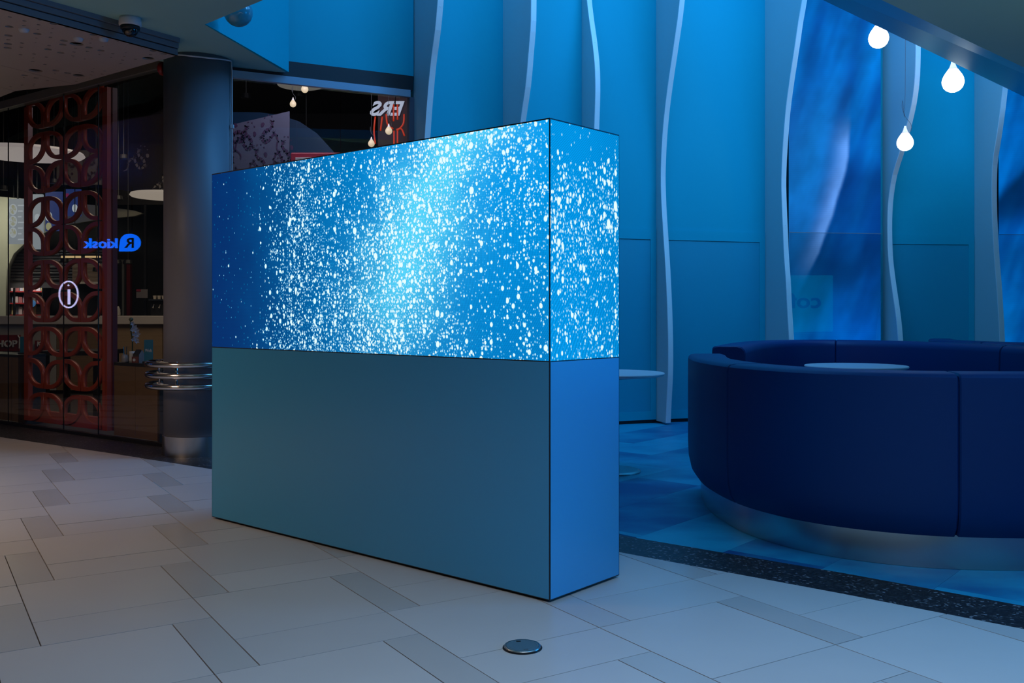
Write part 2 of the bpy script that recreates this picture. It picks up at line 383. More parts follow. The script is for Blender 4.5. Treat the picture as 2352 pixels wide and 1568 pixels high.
def deep_sea(off):
    def f(k, u, v):
        P = k.vec(k.m('ADD', u, off), v); n = k.noise(P, 1.5, 4); n2 = k.noise(k.vec(k.m('ADD', k.m('MULTIPLY', u, 2.2), k.m('MULTIPLY', v, -.75)), k.m('MULTIPLY', v, .40), off), 1.5, 1.5)
        c = k.mix(k.step(.28, .74, n2), (.0, .06, .32), (.0, .19, .70))
        if off == 0:
            # pale curved fin of light sweeping from the top right down to the lower left
            edge = k.m('SUBTRACT', u, k.m('SUBTRACT', k.m('ADD', .74, k.m('MULTIPLY', k.m('SUBTRACT', n, .5), .10)), k.m('MULTIPLY', k.m('POWER', k.m('MAXIMUM', k.m('SUBTRACT', 3.25, v), 0.0), 1.7), .22)))
            ins = k.step(.03, -.03, edge); band = k.m('MULTIPLY', ins, k.m('EXPONENT', k.m('MULTIPLY', k.m('MULTIPLY', edge, edge), -55.0)))
            band = k.m('MULTIPLY', band, k.m('MULTIPLY', k.step(1.5, 1.9, v), k.step(3.45, 3.0, v)))
            mid = k.m('MULTIPLY', k.m('MULTIPLY', ins, k.step(4.1, 3.0, v)), k.step(1.5, 1.9, v))
            c = k.mix(k.m('MULTIPLY', mid, .42), c, (.01, .13, .40)); c = k.mix(k.m('MULTIPLY', band, .85), c, (.13, .36, .95))
            out = k.m('MULTIPLY', k.step(-.02, .05, edge), k.m('MULTIPLY', k.step(3.15, 2.7, v), k.step(1.0, 1.7, v)))
            c = k.mix(k.m('MULTIPLY', out, .72), c, (.0, .03, .19))
            lowd = k.m('MULTIPLY', k.gauss(u, v, .1, 1.35, .55, .55), .8); c = k.mix(lowd, c, (.0, .045, .16))
            c = k.mix(k.m('MULTIPLY', k.gauss(u, v, .85, 1.05, .35, .45), .75), c, (.0, .13, .72))
        else:
            ed = k.m('SUBTRACT', v, k.m('ADD', 2.55, k.m('MULTIPLY', u, 1.1)))
            c = k.mix(k.m('MULTIPLY', k.m('MULTIPLY', k.step(.05, -.12, ed), k.step(2.0, 2.45, v)), .85), c, (.0, .022, .10))
        ax = k.vec(k.m('ADD', k.m('MULTIPLY', u, 1.5), k.m('MULTIPLY', v, -.9)), k.m('ADD', k.m('MULTIPLY', v, .9), k.m('MULTIPLY', u, .5)), off + 3.3)
        c = k.scale(c, k.m('ADD', .66, k.m('ADD', k.m('MULTIPLY', k.step(.25, .75, k.noise(ax, 1.5, 3.5)), .50), k.m('MULTIPLY', k.step(.3, .7, k.noise(P, 1.1, 3)), .22))))
        return k.scale(c, k.m('ADD', .97, k.m('MULTIPLY', k.m('SINE', k.m('MULTIPLY', v, 2 * math.pi / .022)), .03)))
    return f
sea_a = screen_material('sea_screen', deep_sea(0))
sea_b = screen_material('sea_screen_two', deep_sea(4.7))
def uv_metric(me, org, du, dv):
    l = me.uv_layers.new(name='metric'); org = Vector(org); du = Vector(du).normalized(); dv = Vector(dv).normalized()
    for lp in me.loops:
        p = me.vertices[lp.vertex_index].co - org; l.data[lp.index].uv = (p.dot(du), p.dot(dv))

# ================================================================ SETTING
# ---- tiled corridor floor
EDGE = [(-12.0, 13.9), (-6.6, 10.42), (-4.9, 9.19), (-3.405, 8.14), (-2.287, 7.315), (0.53, 4.797), (1.42, 4.075), (1.935, 3.632), (3.6, 1.95), (7.5, -2.6)]
INNER = [(-12.0, 14.8), (-6.6, 11.12), (-5.49, 10.30), (-3.16, 8.57), (-2.46, 8.32), (-1.6, 8.3), (-.9, 6.63), (0.571, 5.162), (1.522, 4.41), (2.087, 3.917), (3.85, 2.12), (7.8, -2.4)]
fl = struct(link('floor', prism([(-12, -6), (7.5, -6)] + EDGE[::-1], -.08, -.012), grout))
tr = struct(link('trim_1', prism(EDGE + INNER[::-1], -.08, .0), granite))
def clip_half(poly, a, b):
    """keep the part of poly on the right of a->b (camera side)"""
    out = []; n = len(poly)
    def s(p): return (b[0] - a[0]) * (p[1] - a[1]) - (b[1] - a[1]) * (p[0] - a[0])
    for i in range(n):
        p, q = poly[i], poly[(i + 1) % n]; sp, sq = s(p), s(q)
        if sp <= 0: out.append(p)
        if sp * sq < 0:
            t = sp / (sp - sq); out.append((p[0] + (q[0] - p[0]) * t, p[1] + (q[1] - p[1]) * t))
    return out
ang = math.radians(-57.8); pv = Vector((math.cos(ang), math.sin(ang))); qv = Vector((-pv.y, pv.x))
U, Wd, J = .302, .1515, .0045
def world_rect(p0, q0, lp, lq):
    return [tuple(pv * (p0 + a * lp) + qv * (q0 + b * lq)) for a, b in ((0, 0), (1, 0), (1, 1), (0, 1))]
def inframe(pts, mg=.02):
    for x, y in pts:
        if y > .8:
            X = (CX + F * x / y); Yp = HY + CH * F / y
            if -60 < X < 2412 and Yp < 1640: return True
    return False
TM = {}
def tile_mesh(lp, lq):
    key = (round(lp, 3), round(lq, 3))
    if key not in TM: TM[key] = obox((lp / 2, lq / 2), (1, 0), lp, lq, -.015, 0)
    return TM[key]
far = []
for i in range(-26, 27):
    for j in range(-26, 27):
        bp = -4.12 + i * 3 * U + j * 2 * U; bq = 1.619 - i * Wd + j * 4 * Wd
        for (p0, q0, lp, lq, d) in ((0, 0, 2 * U, Wd, 1), (2 * U, 0, 2 * U, 4 * Wd, 0), (4 * U, 0, U, 4 * Wd, 0)):
            jj = J * random.uniform(.7, 1.25)
            R = world_rect(bp + p0 + jj / 2, bq + q0 + jj / 2, lp - jj, lq - jj)
            C = R
            mx_ = Vector((sum(p[0] for p in R) / 4, sum(p[1] for p in R) / 4))
            for a, b_ in zip(EDGE[:-1], EDGE[1:]):
                sd = Vector(b_) - Vector(a); tt = (mx_ - Vector(a)).dot(sd) / sd.length
                if -.25 < tt < sd.length + .25: C = clip_half(C, a, b_) if len(C) > 2 else C
            if len(C) > 2 and max((p[1] - 7.315) + .78 * (p[0] + 2.287) for p in C) > 1.6: continue
            if len(C) < 3: continue
            if max(abs(x) for x, y in C) > 9 or min(y for x, y in C) < -3: continue
            ar = .5 * abs(sum(C[k][0] * C[(k + 1) % len(C)][1] - C[(k + 1) % len(C)][0] * C[k][1] for k in range(len(C))))
            if ar < .0008: continue
            if not inframe(C): far.append((C, d)); continue
            if len(C) == 4 and abs(ar - (lp - jj) * (lq - jj)) < 1e-5:
                jj = J; o = link('tile', tile_mesh(lp - jj, lq - jj), None, fl)
                if not o.data.materials: o.data.materials.append(tile_d if d else tile_m)
                o.location = (*(pv * (bp + p0 + jj / 2) + qv * (bq + q0 + jj / 2)), random.uniform(-.0005, .0004)); o.rotation_euler = (0, 0, ang)
                o.matrix_parent_inverse = wm(fl).inverted()
            else:
                link('tile', prism(C, -.015, 0), tile_d if d else tile_m, fl)
for d in (0, 1):
    vs = []; fs = []
    for C, dd in far:
        if dd == d: fs.append(tuple(range(len(vs), len(vs) + len(C)))); vs += [(x, y, 0) for x, y in C]
    link('outer_tiles', mesh('t', vs, fs), tile_d if d else tile_m, fl, kind='stuff')

# ---- lounge floor of blue vinyl tiles
lf = struct(link('lounge_floor', prism([(p[0], p[1]) for p in INNER[5:]] + [(9, -2.4), (9, 12.5), (-.5, 9.9), (-1.6, 8.9)], -.08, -.004), M('blue_screed', (.01, .06, .16), .6)))
la = math.radians(50.0); lu = Vector((math.cos(la), math.sin(la))); lw = Vector((lu.y, -lu.x))
o0 = Vector((1.092, 4.839))
def clip_left(poly, a, b): return clip_half(poly, b, a)
WALLLINE = None
for i in range(-9, 12):
    st = (i % 2) * .5
    for j in range(-6, 9):
        q = [o0 + lw * (i * .5) + lu * (j * 1.0 + st) + d for d in (Vector((0, 0)), lw * .499, lw * .499 + lu * .999, lu * .999)]
        C = [tuple(p) for p in q]
        for a, b_ in (((-.95, 9.22), (1.15, 10.25)), ((1.15, 10.25), (2.8, 10.76)), ((2.8, 10.76), (5.2, 11.14)), ((5.2, 11.14), (8, 11.2))):
            C = clip_half(C, a, b_) if len(C) > 2 else C
        if len(C) < 3: continue
        if not inframe(C): continue
        if not any(q_[1] > 5.162 - .86 * (q_[0] - .571) - .03 for q_ in C): continue
        for a, b_ in ((INNER[6], INNER[7]), (EDGE[5], EDGE[6]), (EDGE[6], EDGE[7]), (EDGE[7], EDGE[8])):
            m0 = (Vector(a) + Vector(b_)) / 2; sd = (Vector(b_) - Vector(a)).normalized(); nn0 = Vector((-sd.y, sd.x))
            cq = Vector((sum(p[0] for p in C) / len(C), sum(p[1] for p in C) / len(C)))
            if abs((cq - m0).dot(sd)) < (Vector(b_) - Vector(a)).length / 2 + .3:
                C = clip_left(C, tuple(Vector(a) + nn0 * .03), tuple(Vector(b_) + nn0 * .03))
                if len(C) < 3: break
        if len(C) < 3: continue
        c = Vector((sum(p[0] for p in C) / len(C), sum(p[1] for p in C) / len(C), 0))
        me = prism([(p[0] - c.x, p[1] - c.y) for p in C], -.006, -.0012)
        link('vinyl_tile', me, vinyl, lf, loc=c)

# ---- back wall of the lounge: flat bays between wavy fins
def wallY(p):
    T = [(900, 9.10), (948, 9.18), (1424, 10.26), (1535, 10.43), (1742, 10.78), (2050, 11.08), (2224, 11.16), (2500, 11.2), (2900, 11.0)]
    for (a, ya), (b_, yb) in zip(T[:-1], T[1:]):
        if p <= b_:
            t = (p - a) / (b_ - a); iy = (1 - t) / ya + t / yb; return 1 / iy
    return 11.0
def wp(p): Y = wallY(p); return Vector(((p - CX) / F * Y, Y))
ROOT = [950, 1155, 1336, 1507, 1757, 2027, 2238, 2500, 2760]
TOP = 6.5
wb = None
for i, (a, b_) in enumerate(zip(ROOT[:-1], ROOT[1:])):
    A, B = wp(a), wp(b_)
    if wb is None: wb = struct(link('wall_back', wallseg(A, B, .12, 0.0, TOP), blue_wall)); par = wb
    else: link('bay_panel', wallseg(A, B, .12, 0.0, TOP), blue_wall, wb)
    if i not in (4, 7):
        # lower service panel with a perforated inset, standing 12 mm proud
        d = (B - A).normalized(); L = (B - A).length
        fr = [(.02, .10, .035, 2.085), (L - .075, L - .004, .035, 2.085), (.10, L - .075, 1.975, 2.085), (.10, L - .075, .035, .125)]
        for s0, s1, z0, z1 in fr:
            link('panel_frame', wallseg(A + d * s0, A + d * s1, .012, z0, z1, .012), blue_wall, wb)
        link('perforated_panel', wallseg(A + d * .10, A + d * (L - .075), .004, .125, 1.975, .005), perf_m, wb)
        link('plinth_gap', wallseg(A, B, .01, 0, .035, .004), dark, wb)

def hermite(P, n):
    z = [p.x for p in P]; d = [p.y for p in P]; m = []
    for i in range(len(P)):
        if i == 0: m.append((d[1] - d[0]) / (z[1] - z[0]))
        elif i == len(P) - 1: m.append((d[-1] - d[-2]) / (z[-1] - z[-2]))
        else:
            h0, h1 = z[i] - z[i - 1], z[i + 1] - z[i]; m.append(((d[i] - d[i - 1]) / h0 * h1 + (d[i + 1] - d[i]) / h1 * h0) / (h0 + h1))
    out = []; j = 0
    for k in range(n + 1):
        q = z[0] + (z[-1] - z[0]) * k / n
        while j < len(z) - 2 and q > z[j + 1]: j += 1
        h = z[j + 1] - z[j]; t = (q - z[j]) / h
        out.append(Vector((q, (2 * t ** 3 - 3 * t * t + 1) * d[j] + (t ** 3 - 2 * t * t + t) * h * m[j] + (-2 * t ** 3 + 3 * t * t) * d[j + 1] + (t ** 3 - t * t) * h * m[j + 1], 0)))
    return out
FIN = {0: [(1006, 0), (1000, 67), (991, 134), (981, 240), (976, 312)],
 1: [(1220.5, 0), (1219.6, 58), (1215, 116), (1208, 196), (1197, 272)],
 2: [(1348.7, 0), (1354, 45), (1362, 103), (1367, 156), (1368, 201), (1367, 250), (1365.6, 290)],
 3: [(1562, 0), (1558.5, 31), (1546.4, 116), (1534, 201), (1525, 277), (1519.6, 357), (1518.3, 402), (1519.6, 460), (1524, 536), (1529.5, 625), (1533, 700), (1535.5, 801), (1535, 865), (1532.4, 916), (1530, 968)],
 4: [(1843, 0), (1835, 45), (1826, 107), (1815, 179), (1806, 246), (1800.4, 312), (1796.4, 379), (1795.4, 420), (1796.6, 470), (1799, 527), (1801.7, 591), (1805.6, 642), (1808.6, 706), (1813, 779)],
 5: [(2100, 40), (2104, 107), (2103.5, 140), (2101, 191), (2093.8, 242), (2085, 281), (2068, 345), (2051, 400), (2042.8, 446), (2039, 502), (2039, 540), (2041.5, 599), (2046.6, 642), (2053, 686), (2059.4, 732), (2063.7, 780)],
 6: [(2312, 150), (2304, 204), (2298, 255), (2289, 319), (2281, 370), (2279, 420), (2278.8, 446), (2280, 502), (2282.6, 553), (2285.7, 604), (2290, 655), (2294, 719), (2296.7, 770)]}
FLAB = ['first wavy fin on the left, beside the dark restaurant window', 'second wavy fin from the left, leaning over the video cube', 'third wavy fin from the left, bulging above the cube corner',
        'full-height wavy fin reaching the floor right beside the video cube', 'wavy fin on the left edge of the wide sea screen', 'wavy fin between the sea screen and the plain bay', 'rightmost wavy fin, edging the cut-off sea screen']
for i in range(7):
    R = wp(ROOT[i]); A = wp(ROOT[max(i - 1, 0)]); B = wp(ROOT[i + 1]); t = (B - A).normalized(); n = Vector((t.y, -t.x))
    pts = []
    for X, Yp in FIN[i]:
        kk = (X - CX) / F; d = (kk * R.y - R.x) / (n.x - kk * n.y); z = CH + (HY - Yp) / F * (R.y + d * n.y); pts.append((z, d))
    pts.sort()
    zl, dl = pts[0]
    if zl > .06:
        m_ = sum(d for z, d in pts) / len(pts)
        sb_ = (pts[1][1] - pts[0][1]) / (pts[1][0] - pts[0][0]); pts = ([(.012, m_), (zl * .5, max(.1, dl - sb_ * .35))] if zl > 1 else [(.012, max(.1, dl + .02))]) + pts
    else: pts[0] = (.02, dl)
    zh, dh = pts[-1]; sl = (pts[-1][1] - pts[-2][1]) / (pts[-1][0] - pts[-2][0])
    pts += [(zh + .5, max(.12, dh + sl * .35)), (zh + 1.1, max(.12, dh + sl * .35)), (TOP - .02, max(.12, dh * .6 + .1))]
    prof = [Vector((z, max(d, .06), 0)) for z, d in pts]; prof = hermite(prof, 64)
    th = .054; f = thing('wave_fin', FLAB[i], 'wall fin', (R.x, R.y, 0), group='wavy fins along the lounge wall')
    def sweep(d0, d1, s0, s1):
        vs = []; fs = []
        for p in prof:
            z = p.x
            for (dd, ss) in ((d0(p.y), s0), (d1(p.y), s0), (d1(p.y), s1), (d0(p.y), s1)):
                q = R + n * dd + t * ss; vs.append((q.x, q.y, z))
        m = len(prof)
        for k in range(m - 1):
            for c in range(4): fs.append((k * 4 + c, k * 4 + (c + 1) % 4, k * 4 + 4 + (c + 1) % 4, k * 4 + 4 + c))
        fs += [(3, 2, 1, 0), tuple((m - 1) * 4 + c for c in range(4))]
        return fixn(mesh('fin', vs, fs))
    link('blade', sweep(lambda d: 0.002, lambda d: d - .012, 0, th), fin_side, f)
    link('edge_strip', sweep(lambda d: d - .012, lambda d: d, -.001, th + .001), fin_edge, f)
    vs = []
    for k_ in range(3, len(prof) - 3, 9):
        p = prof[k_]; q = R + n * (p.y + .001) + t * (th / 2)
        if p.x < 5: link('screw', lathe([(0, 0), (.005, 0), (.004, .002), (0, .002)], (0, 0, 0), 8), fin_edge, f, loc=(q.x, q.y, p.x)).rotation_euler = (math.pi / 2, 0, math.atan2(t.y, t.x))

# ---- tall sea screens set into two bays
def sea_screen(a, b_, X0, X1, m, lab):
    A, B = wp(a), wp(b_); d = (B - A).normalized(); n = Vector((d.y, -d.x)); O = A + n * .10
    def hit(X):
        kk = (X - CX) / F; return O + d * ((kk * O.y - O.x) / (d.x - kk * d.y))
    P0, P1 = hit(X0), hit(X1)
    s = thing('video_screen', lab, 'screen', (P0.x, P0.y, 0), group='tall sea screens in the lounge wall')
    link('casing', wallseg(P0, P1, .085, .30, 5.8, -.004), dark, s)
    me = wallseg(P0, P1, .004, .31, 5.79); uv_metric(me, (P0.x, P0.y, 0), (d.x, d.y, 0), (0, 0, 1)); link('display', me, m, s)
    link('glass_pane', wallseg(P0, P1, .004, .31, 2.08, .014), shop_glass, s); link('pane_edge', wallseg(P0, P1, .006, 2.08, 2.086, .015), M('pane_edge', (.30, .26, .28), .3), s)
    return P0 + n * .014, n
mir_p, mir_n = sea_screen(1757, 2027, 1812, 2023, sea_a, 'tall blue screen showing a pale sweeping shape, between two fins')
sea_screen(2238, 2500, 2294, 2480, sea_b, 'tall blue screen cut off by the right picture edge')

# ---- soffit over the corridor, opening over the lounge, metal edge band
SZ = 3.33
C1, C2 = Vector((-2.285, 7.14)), Vector((.40, 4.56))
ld = Vector((1.944, 1.819)).normalized(); L0 = Vector((2.529, 6.575))
ea = L0 - ld * 2.95; eb = L0 + ld * 7
sof = [(-2.02, 8.56), tuple(C1), tuple(ea), tuple(eb), (9.5, 8), (9.5, -6), (-12, -6), (-12, 12.4), (-4.78, 9.0), (-4.5, 8.76), (-3.85, 8.5), (-3.15, 7.95), (-2.98, 8.2), (-2.5, 8.5)]
struct(link('ceiling', prism(sof, SZ, SZ + .25), soffit_m))
bd = Vector((3.19, 3.196)).normalized(); V0 = Vector((2.297, 7.10))
vs = []; band_m = M('blue_brushed_metal', (.02, .38, .46), .45, .7, bump=.04, bscale=120)
q0, q1 = L0 - ld * 2.8, L0 + ld * 7; r0, r1 = V0 - bd * 2.6, V0 + bd * 7.5
vs = [(*q0, SZ), (*q1, SZ), (*r1, 3.5), (*r0, 3.5), (*q0, SZ + .2), (*q1, SZ + .2), (*r1, 3.62), (*r0, 3.62)]
struct(link('trim_2', fixn(mesh('band', vs, [(3, 2, 1, 0), (4, 5, 6, 7), (0, 1, 5, 4), (1, 2, 6, 5), (2, 3, 7, 6), (3, 0, 4, 7)])), band_m))
# high hall roof above the lounge and dark service void above the shop front
struct(link('ceiling', prism([(-3.2, 6.6), (-3.2, 9.2), (9, 12.6), (9.5, 3.5), (.2, 3.5)], TOP, TOP + .1), M('hall_roof', (.10, .22, .32), .7)))
struct(link('ceiling', prism([(-12, 8.6), (-3.4, 7.7), (-2.9, 8.5), (-12, 15)], 3.72, 3.8), dark))

# ---- hall side walls of the opening above the soffit
struct(link('wall_left', wallseg((-2.285, 7.135), (-2.0, 8.56), .1, SZ + .002, TOP, .012), blue_wall))

# ---- restaurant front: glass on both sides of the column
GL = [(-8.2, 12.313), (-6.3, 10.90), (-5.36, 10.204), (-4.53, 9.588), (-3.98, 9.18), (-3.12, 8.54)]
def hitline(X, P, Q):
    P = Vector(P); Q = Vector(Q); d = (Q - P).normalized(); kk = (X - CX) / F; return P + d * ((kk * P.y - P.x) / (d.x - kk * d.y))
g0, g1 = (-5.49, 10.30), (-3.16, 8.57)
w1 = None; cuts = [-420, -180, 18, 145, 225, 384]
for a, b_ in zip(cuts[:-1], cuts[1:]):
    A, B = hitline(a, g0, g1), hitline(b_, g0, g1); d = (B - A).normalized()
    me = wallseg(A + d * .004, B - d * .004, .005, .02, 3.36)
    if w1 is None: w1 = struct(link('window_1', me, shop_glass))
    else: link('pane', me, shop_glass, w1)
    link('gasket', wallseg(B - d * .0035, B + d * .0035, .010, .02, 3.36), dark, w1)
A, B = hitline(-420, g0, g1), hitline(384, g0, g1)
link('head_beam', wallseg(A, B, .08, 3.36, 3.44, .02), M('head_beige', (.17, .15, .12), .5), w1)
link('sill_channel', wallseg(A, B, .05, 0, .03, .015), dark, w1)
w2 = None; h0, h1 = Vector((-2.459, 8.40)), Vector((-.958, 9.175)); hd = (h1 - h0).normalized(); hl = (h1 - h0).length
hits = [0] + [(hitline(x, h0, h1) - h0).length for x in (682, 782)] + [hl]
for s0, s1 in zip(hits[:-1], hits[1:]):
    me = wallseg(h0 + hd * (s0 + .003), h0 + hd * (s1 - .003), .005, .02, 3.28)
    if w2 is None: w2 = struct(link('window_2', me, shop_glass))
    else: link('pane', me, shop_glass, w2)
link('head_rail', wallseg(h0, h1 - hd * .03, .05, 3.235, 3.30, .05), M('pale_blue_metal', (.50, .62, .75), .3, .6), w2)
link('head_fascia', wallseg(h0 - hd * .06, h1 + hd * .0, .14, 3.30, 3.44, .03), M('dark_bronze', (.016, .016, .019), .5), w2)
link('jamb', wallseg(h1 - hd * .03, h1 + hd * .02, .06, 0, 3.24, .02), M('jamb_grey', (.12, .12, .15), .5), w2)
struct(link('wall_left', wallseg(h0 - hd * .6, h1 + hd * .012, .15, 3.44, TOP, .02), blue_wall))

# ---- column with bumper rails
cc = Vector((-2.666, 8.16)); cr_ = .277
col = thing('column', 'round grey column with steel skirt and three bumper rails', 'column', (cc.x, cc.y, 0))
link('shaft', lathe([(cr_, .16), (cr_, SZ + .05)], (cc.x, cc.y, 0), 64), column_m, col, smooth=True)
sk_ = link('skirt', lathe([(cr_ + .012, 0.0), (cr_ + .012, .165), (cr_ + .002, .168)], (cc.x, cc.y, 0), 64), steel, col); smooth_by_angle(sk_.data, 35)
for z in (.765, .675, .585):
    rr = .405
    link('bumper_rail', tube([(cc.x + rr * math.cos(2 * math.pi * k / 48), cc.y + rr * math.sin(2 * math.pi * k / 48), z) for k in range(48)], .025, 12, True), chrome, col, smooth=True)
for a in (-100, -10, 80, 170):
    d = Vector((math.cos(math.radians(a)), math.sin(math.radians(a))))
    link('rail_post', tube([(cc.x + d.x * (cr_ + .075), cc.y + d.y * (cr_ + .075), .56), (cc.x + d.x * (cr_ + .075), cc.y + d.y * (cr_ + .075), .79)], .013, 8), chrome, col, smooth=True)
    for z in (.765, .675, .585): link('rail_bracket', tube([(cc.x + d.x * cr_, cc.y + d.y * cr_, z), (cc.x + d.x * (cr_ + .12), cc.y + d.y * (cr_ + .12), z)], .012, 8), chrome, col)
cb = thing('conduit_cable', 'thin white cable running round the column top and down its side', 'cable', (cc.x + cr_, cc.y, 2.2))
pts = [(cc.x + (cr_ + .012) * math.cos(math.radians(a)), cc.y + (cr_ + .012) * math.sin(math.radians(a)), SZ - .022 - .02 * math.sin(math.radians((a + 110) * 2))) for a in range(-125, -2, 6)]
link('loop', tube(pts, .007, 6), white_p, cb, smooth=True)
e = pts[-1]; link('drop', tube([e, (e[0] + .008, e[1], SZ - .10), (e[0] + .008, e[1], 1.4)], .006, 6), white_p, cb, smooth=True)
link('clip', xbox(e[0] - .004, e[0] + .022, e[1] - .012, e[1] + .012, 2.75, 2.78), white_p, cb)

# ---- perforated ceiling panels hung below the soffit on the left
PZ = 3.2
T_ = Vector((-2.612, 7.507)); n1 = Vector((-3.375, 6.33)); n2 = n1 + (n1 - T_) * 1.6
f1, f2, f3 = Vector((-3.85, 8.47)), Vector((-4.505, 8.72)), Vector((-4.78, 8.97))
j1 = (f1, f1 + Vector((-.31, -.66)).normalized() * 4.6); j2 = (f2, f2 + Vector((-.33, -.75)).normalized() * 4.6)
HOLES = [(115,200,46),(288,246,46),(463,236,44),(110,314,92),(282,303,46),(454,291,44),(627,280,88),(262,354,62),(445,345,30),(616,334,26),(787,324,42),(100,418,88),(437,397,88),(604,386,28),(428,447,28),(593,438,42),(98,467,44),(420,496,26),(93,516,88),(750,478,84),(900,517,150),(1095,410,84),(1078,458,26),(914,466,80),(1220,447,60),(1385,487,26),(1524,525,24),(1660,561,26),(90,563,86),(258,506,42),(250,554,40),(578,535,42),(738,525,82),(1062,508,24),(1206,545,24),(1045,558,80),(566,581,82),(886,566,40),(1185,593,78),(1028,602,40),(1795,597,76),(1923,632,76),(1768,642,38),(1743,687,136),(1480,618,26),(1324,629,38),(713,620,80),(870,611,40),(1167,638,24),(856,656,40),(1460,663,24),(1305,673,26),(1437,706,36),(1590,695,38),(400,634,42),(242,642,42),(545,671,38),(392,677,24),(384,721,40),(996,691,26),(1417,747,36),(527,756,40),(1101,805,20),(418,830,150),(657,828,74),(793,858,74),(925,887,132),(648,864,22),(780,894,22),(937,850,22),(1085,842,34),(1230,834,34),(1069,880,34),(1377,827,20),(912,923,18),(1053,917,18),(900,955,32),(1200,870,40)]
HOLES2 = [(290,885,74),(286,909,30),(425,915,60),(558,946,34),(404,986,28),(397,1008,26),(260,1001,28),(125,1016,28)]
cpm = M('ceiling_panel_paint', (.46, .37, .32), .45, var=.02)
def holes(H, k=5.113):
    out = []
    used = []
    for X, Yp, w in H:
        p = atz(X / k, Yp / k, PZ); r = w / 2 / k / F * p.y
        if any((Vector((p.x, p.y)) - c).length < r + rr + .006 for c, rr in used): continue
        used.append((Vector((p.x, p.y)), r)); nn = 18 if w > 60 else 10
        out.append([(p.x + r * math.cos(2 * math.pi * a / nn), p.y + r * math.sin(2 * math.pi * a / nn)) for a in range(nn)])
    return out
def panel(poly, H, par, name='perforated_panel'):
    me = shape2d([poly] + holes(H), .006)
    for v in me.vertices: v.co.z += PZ + .006
    return link(name, me, cpm, par)
g = .004
me = shape2d([[tuple(n2), tuple(T_), tuple(f1 + Vector((g, -g))), tuple(j1[1] + Vector((g, -g)))]] + holes(HOLES), .006)
for v in me.vertices: v.co.z += PZ + .006
hc = struct(link('ceiling', me, cpm))
panel([tuple(j1[1]), tuple(f1), tuple(f2 + Vector((g, 0))), tuple(j2[1] + Vector((g, 0)))], HOLES2, hc)
panel([tuple(j2[1]), tuple(f2), tuple(f3), (-9.5, 12.0), (-11.5, 9.0)], [], hc)
link('backing_void', prism([tuple(n2), tuple(T_ + Vector((-.05, -.03))), tuple(f1), tuple(f3), (-9.5, 12.0), (-11.5, 9.0)], PZ + .09, PZ + .10), dark, hc)
edm = M('edge_profile', (.17, .17, .18), .5)
ed = (n2 - T_).normalized(); en = Vector((ed.y, -ed.x)) * -1
if en.x < 0: en = -en
for k_, (z0, z1, off) in enumerate(((PZ, PZ + .045, .002), (PZ + .052, PZ + .092, .012), (PZ + .095, SZ, .030))):
    a = T_ + en * off; b_ = n2 + en * off
    link('edge_profile', prism([tuple(a), tuple(b_), tuple(b_ - en * .03), tuple(a - en * .03)], z0, z1), edm, hc)
fe = (f1 - T_).normalized(); link('edge_profile', prism([tuple(T_), tuple(T_ + Vector((-.02, -.03))), tuple(f1 + Vector((-.02, -.03))), tuple(f1)], PZ + .012, PZ + .09), dark, hc)
SL = [('small white spotlight peeking from the hole nearest the left picture edge', 280, 378), ('small white spotlight over the biggest hole in the perforated ceiling', 918, 483), ('small white spotlight beside the ceiling edge, right of the other two', 1215, 486)]
for lab, X, Yp in SL:
    p = atz(X / 5.113, Yp / 5.113, PZ - .02)
    s = thing('ceiling_spotlight', lab, 'spotlight', (p.x, p.y, PZ), group='spotlights in the perforated ceiling')
    link('housing', lathe([(.02, .10), (.035, .06), (.037, .0), (.028, -.02), (.0, -.026)], (p.x, p.y, PZ), 16), M('spot_white', (.5, .5, .52), .4), s, smooth=True)
    link('stem', tube([(p.x, p.y, PZ + .10), (p.x, p.y, PZ + .125)], .008, 8), white_p, s)
# camera dome
p = atz(299, 41, SZ)
s = thing('security_camera', 'white dome security camera with smoked bubble on the dark soffit', 'camera', (p.x, p.y, SZ))
link('housing', lathe([(.072, 0), (.078, -.02), (.078, -.055), (.070, -.062)], p, 32), M('camera_white', (.62, .60, .60), .4), s, smooth=True)
link('collar', lathe([(.068, -.060), (.066, -.085), (.055, -.09)], p, 32), dark, s, smooth=True)
link('dome', lathe([(.057, -.085)] + [(.057 * math.cos(a / 8 * math.pi / 2), -.088 - .05 * math.sin(a / 8 * math.pi / 2)) for a in range(0, 9)], p, 32), M('smoked_dome', (.012, .012, .014), .06, spec=.8), s, smooth=True)
# sprinkler
p = atz(74, -4, SZ)
s = thing('sprinkler_head', 'copper sprinkler head on the soffit above the perforated ceiling edge', 'sprinkler', (p.x, p.y, SZ))
cop = M('copper', (.35, .14, .07), .35, .8)
link('pipe', tube([(p.x, p.y, SZ), (p.x, p.y, SZ - .05)], .009, 8), cop, s); link('deflector', lathe([(0, -.050), (.018, -.050), (.016, -.054), (0, -.054)], (p.x, p.y, SZ), 12), cop, s); link('escutcheon', lathe([(.034, 0), (.03, -.008), (.012, -.01)], (p.x, p.y, SZ), 16), cop, s)
# fire bell left of the column
p = px(376, 158, 8.35)
s = thing('fire_bell', 'red fire alarm bell beside the top of the grey column', 'alarm bell', p)
me = lathe([(0, .05), (.03, .048), (.055, .03), (.062, .0), (.055, -.004), (0, -.004)], (0, 0, 0), 24)
for v in me.vertices: v.co = Vector((-v.co.z, v.co.x, v.co.y))
link('gong', me, M('bell_red', (.36, .02, .015), .35), s, loc=p, smooth=True)
link('back_box', xbox(p.x + .004, p.x + .05, p.y - .03, p.y + .03, p.z - .03, p.z + .03, .004), dark, s)
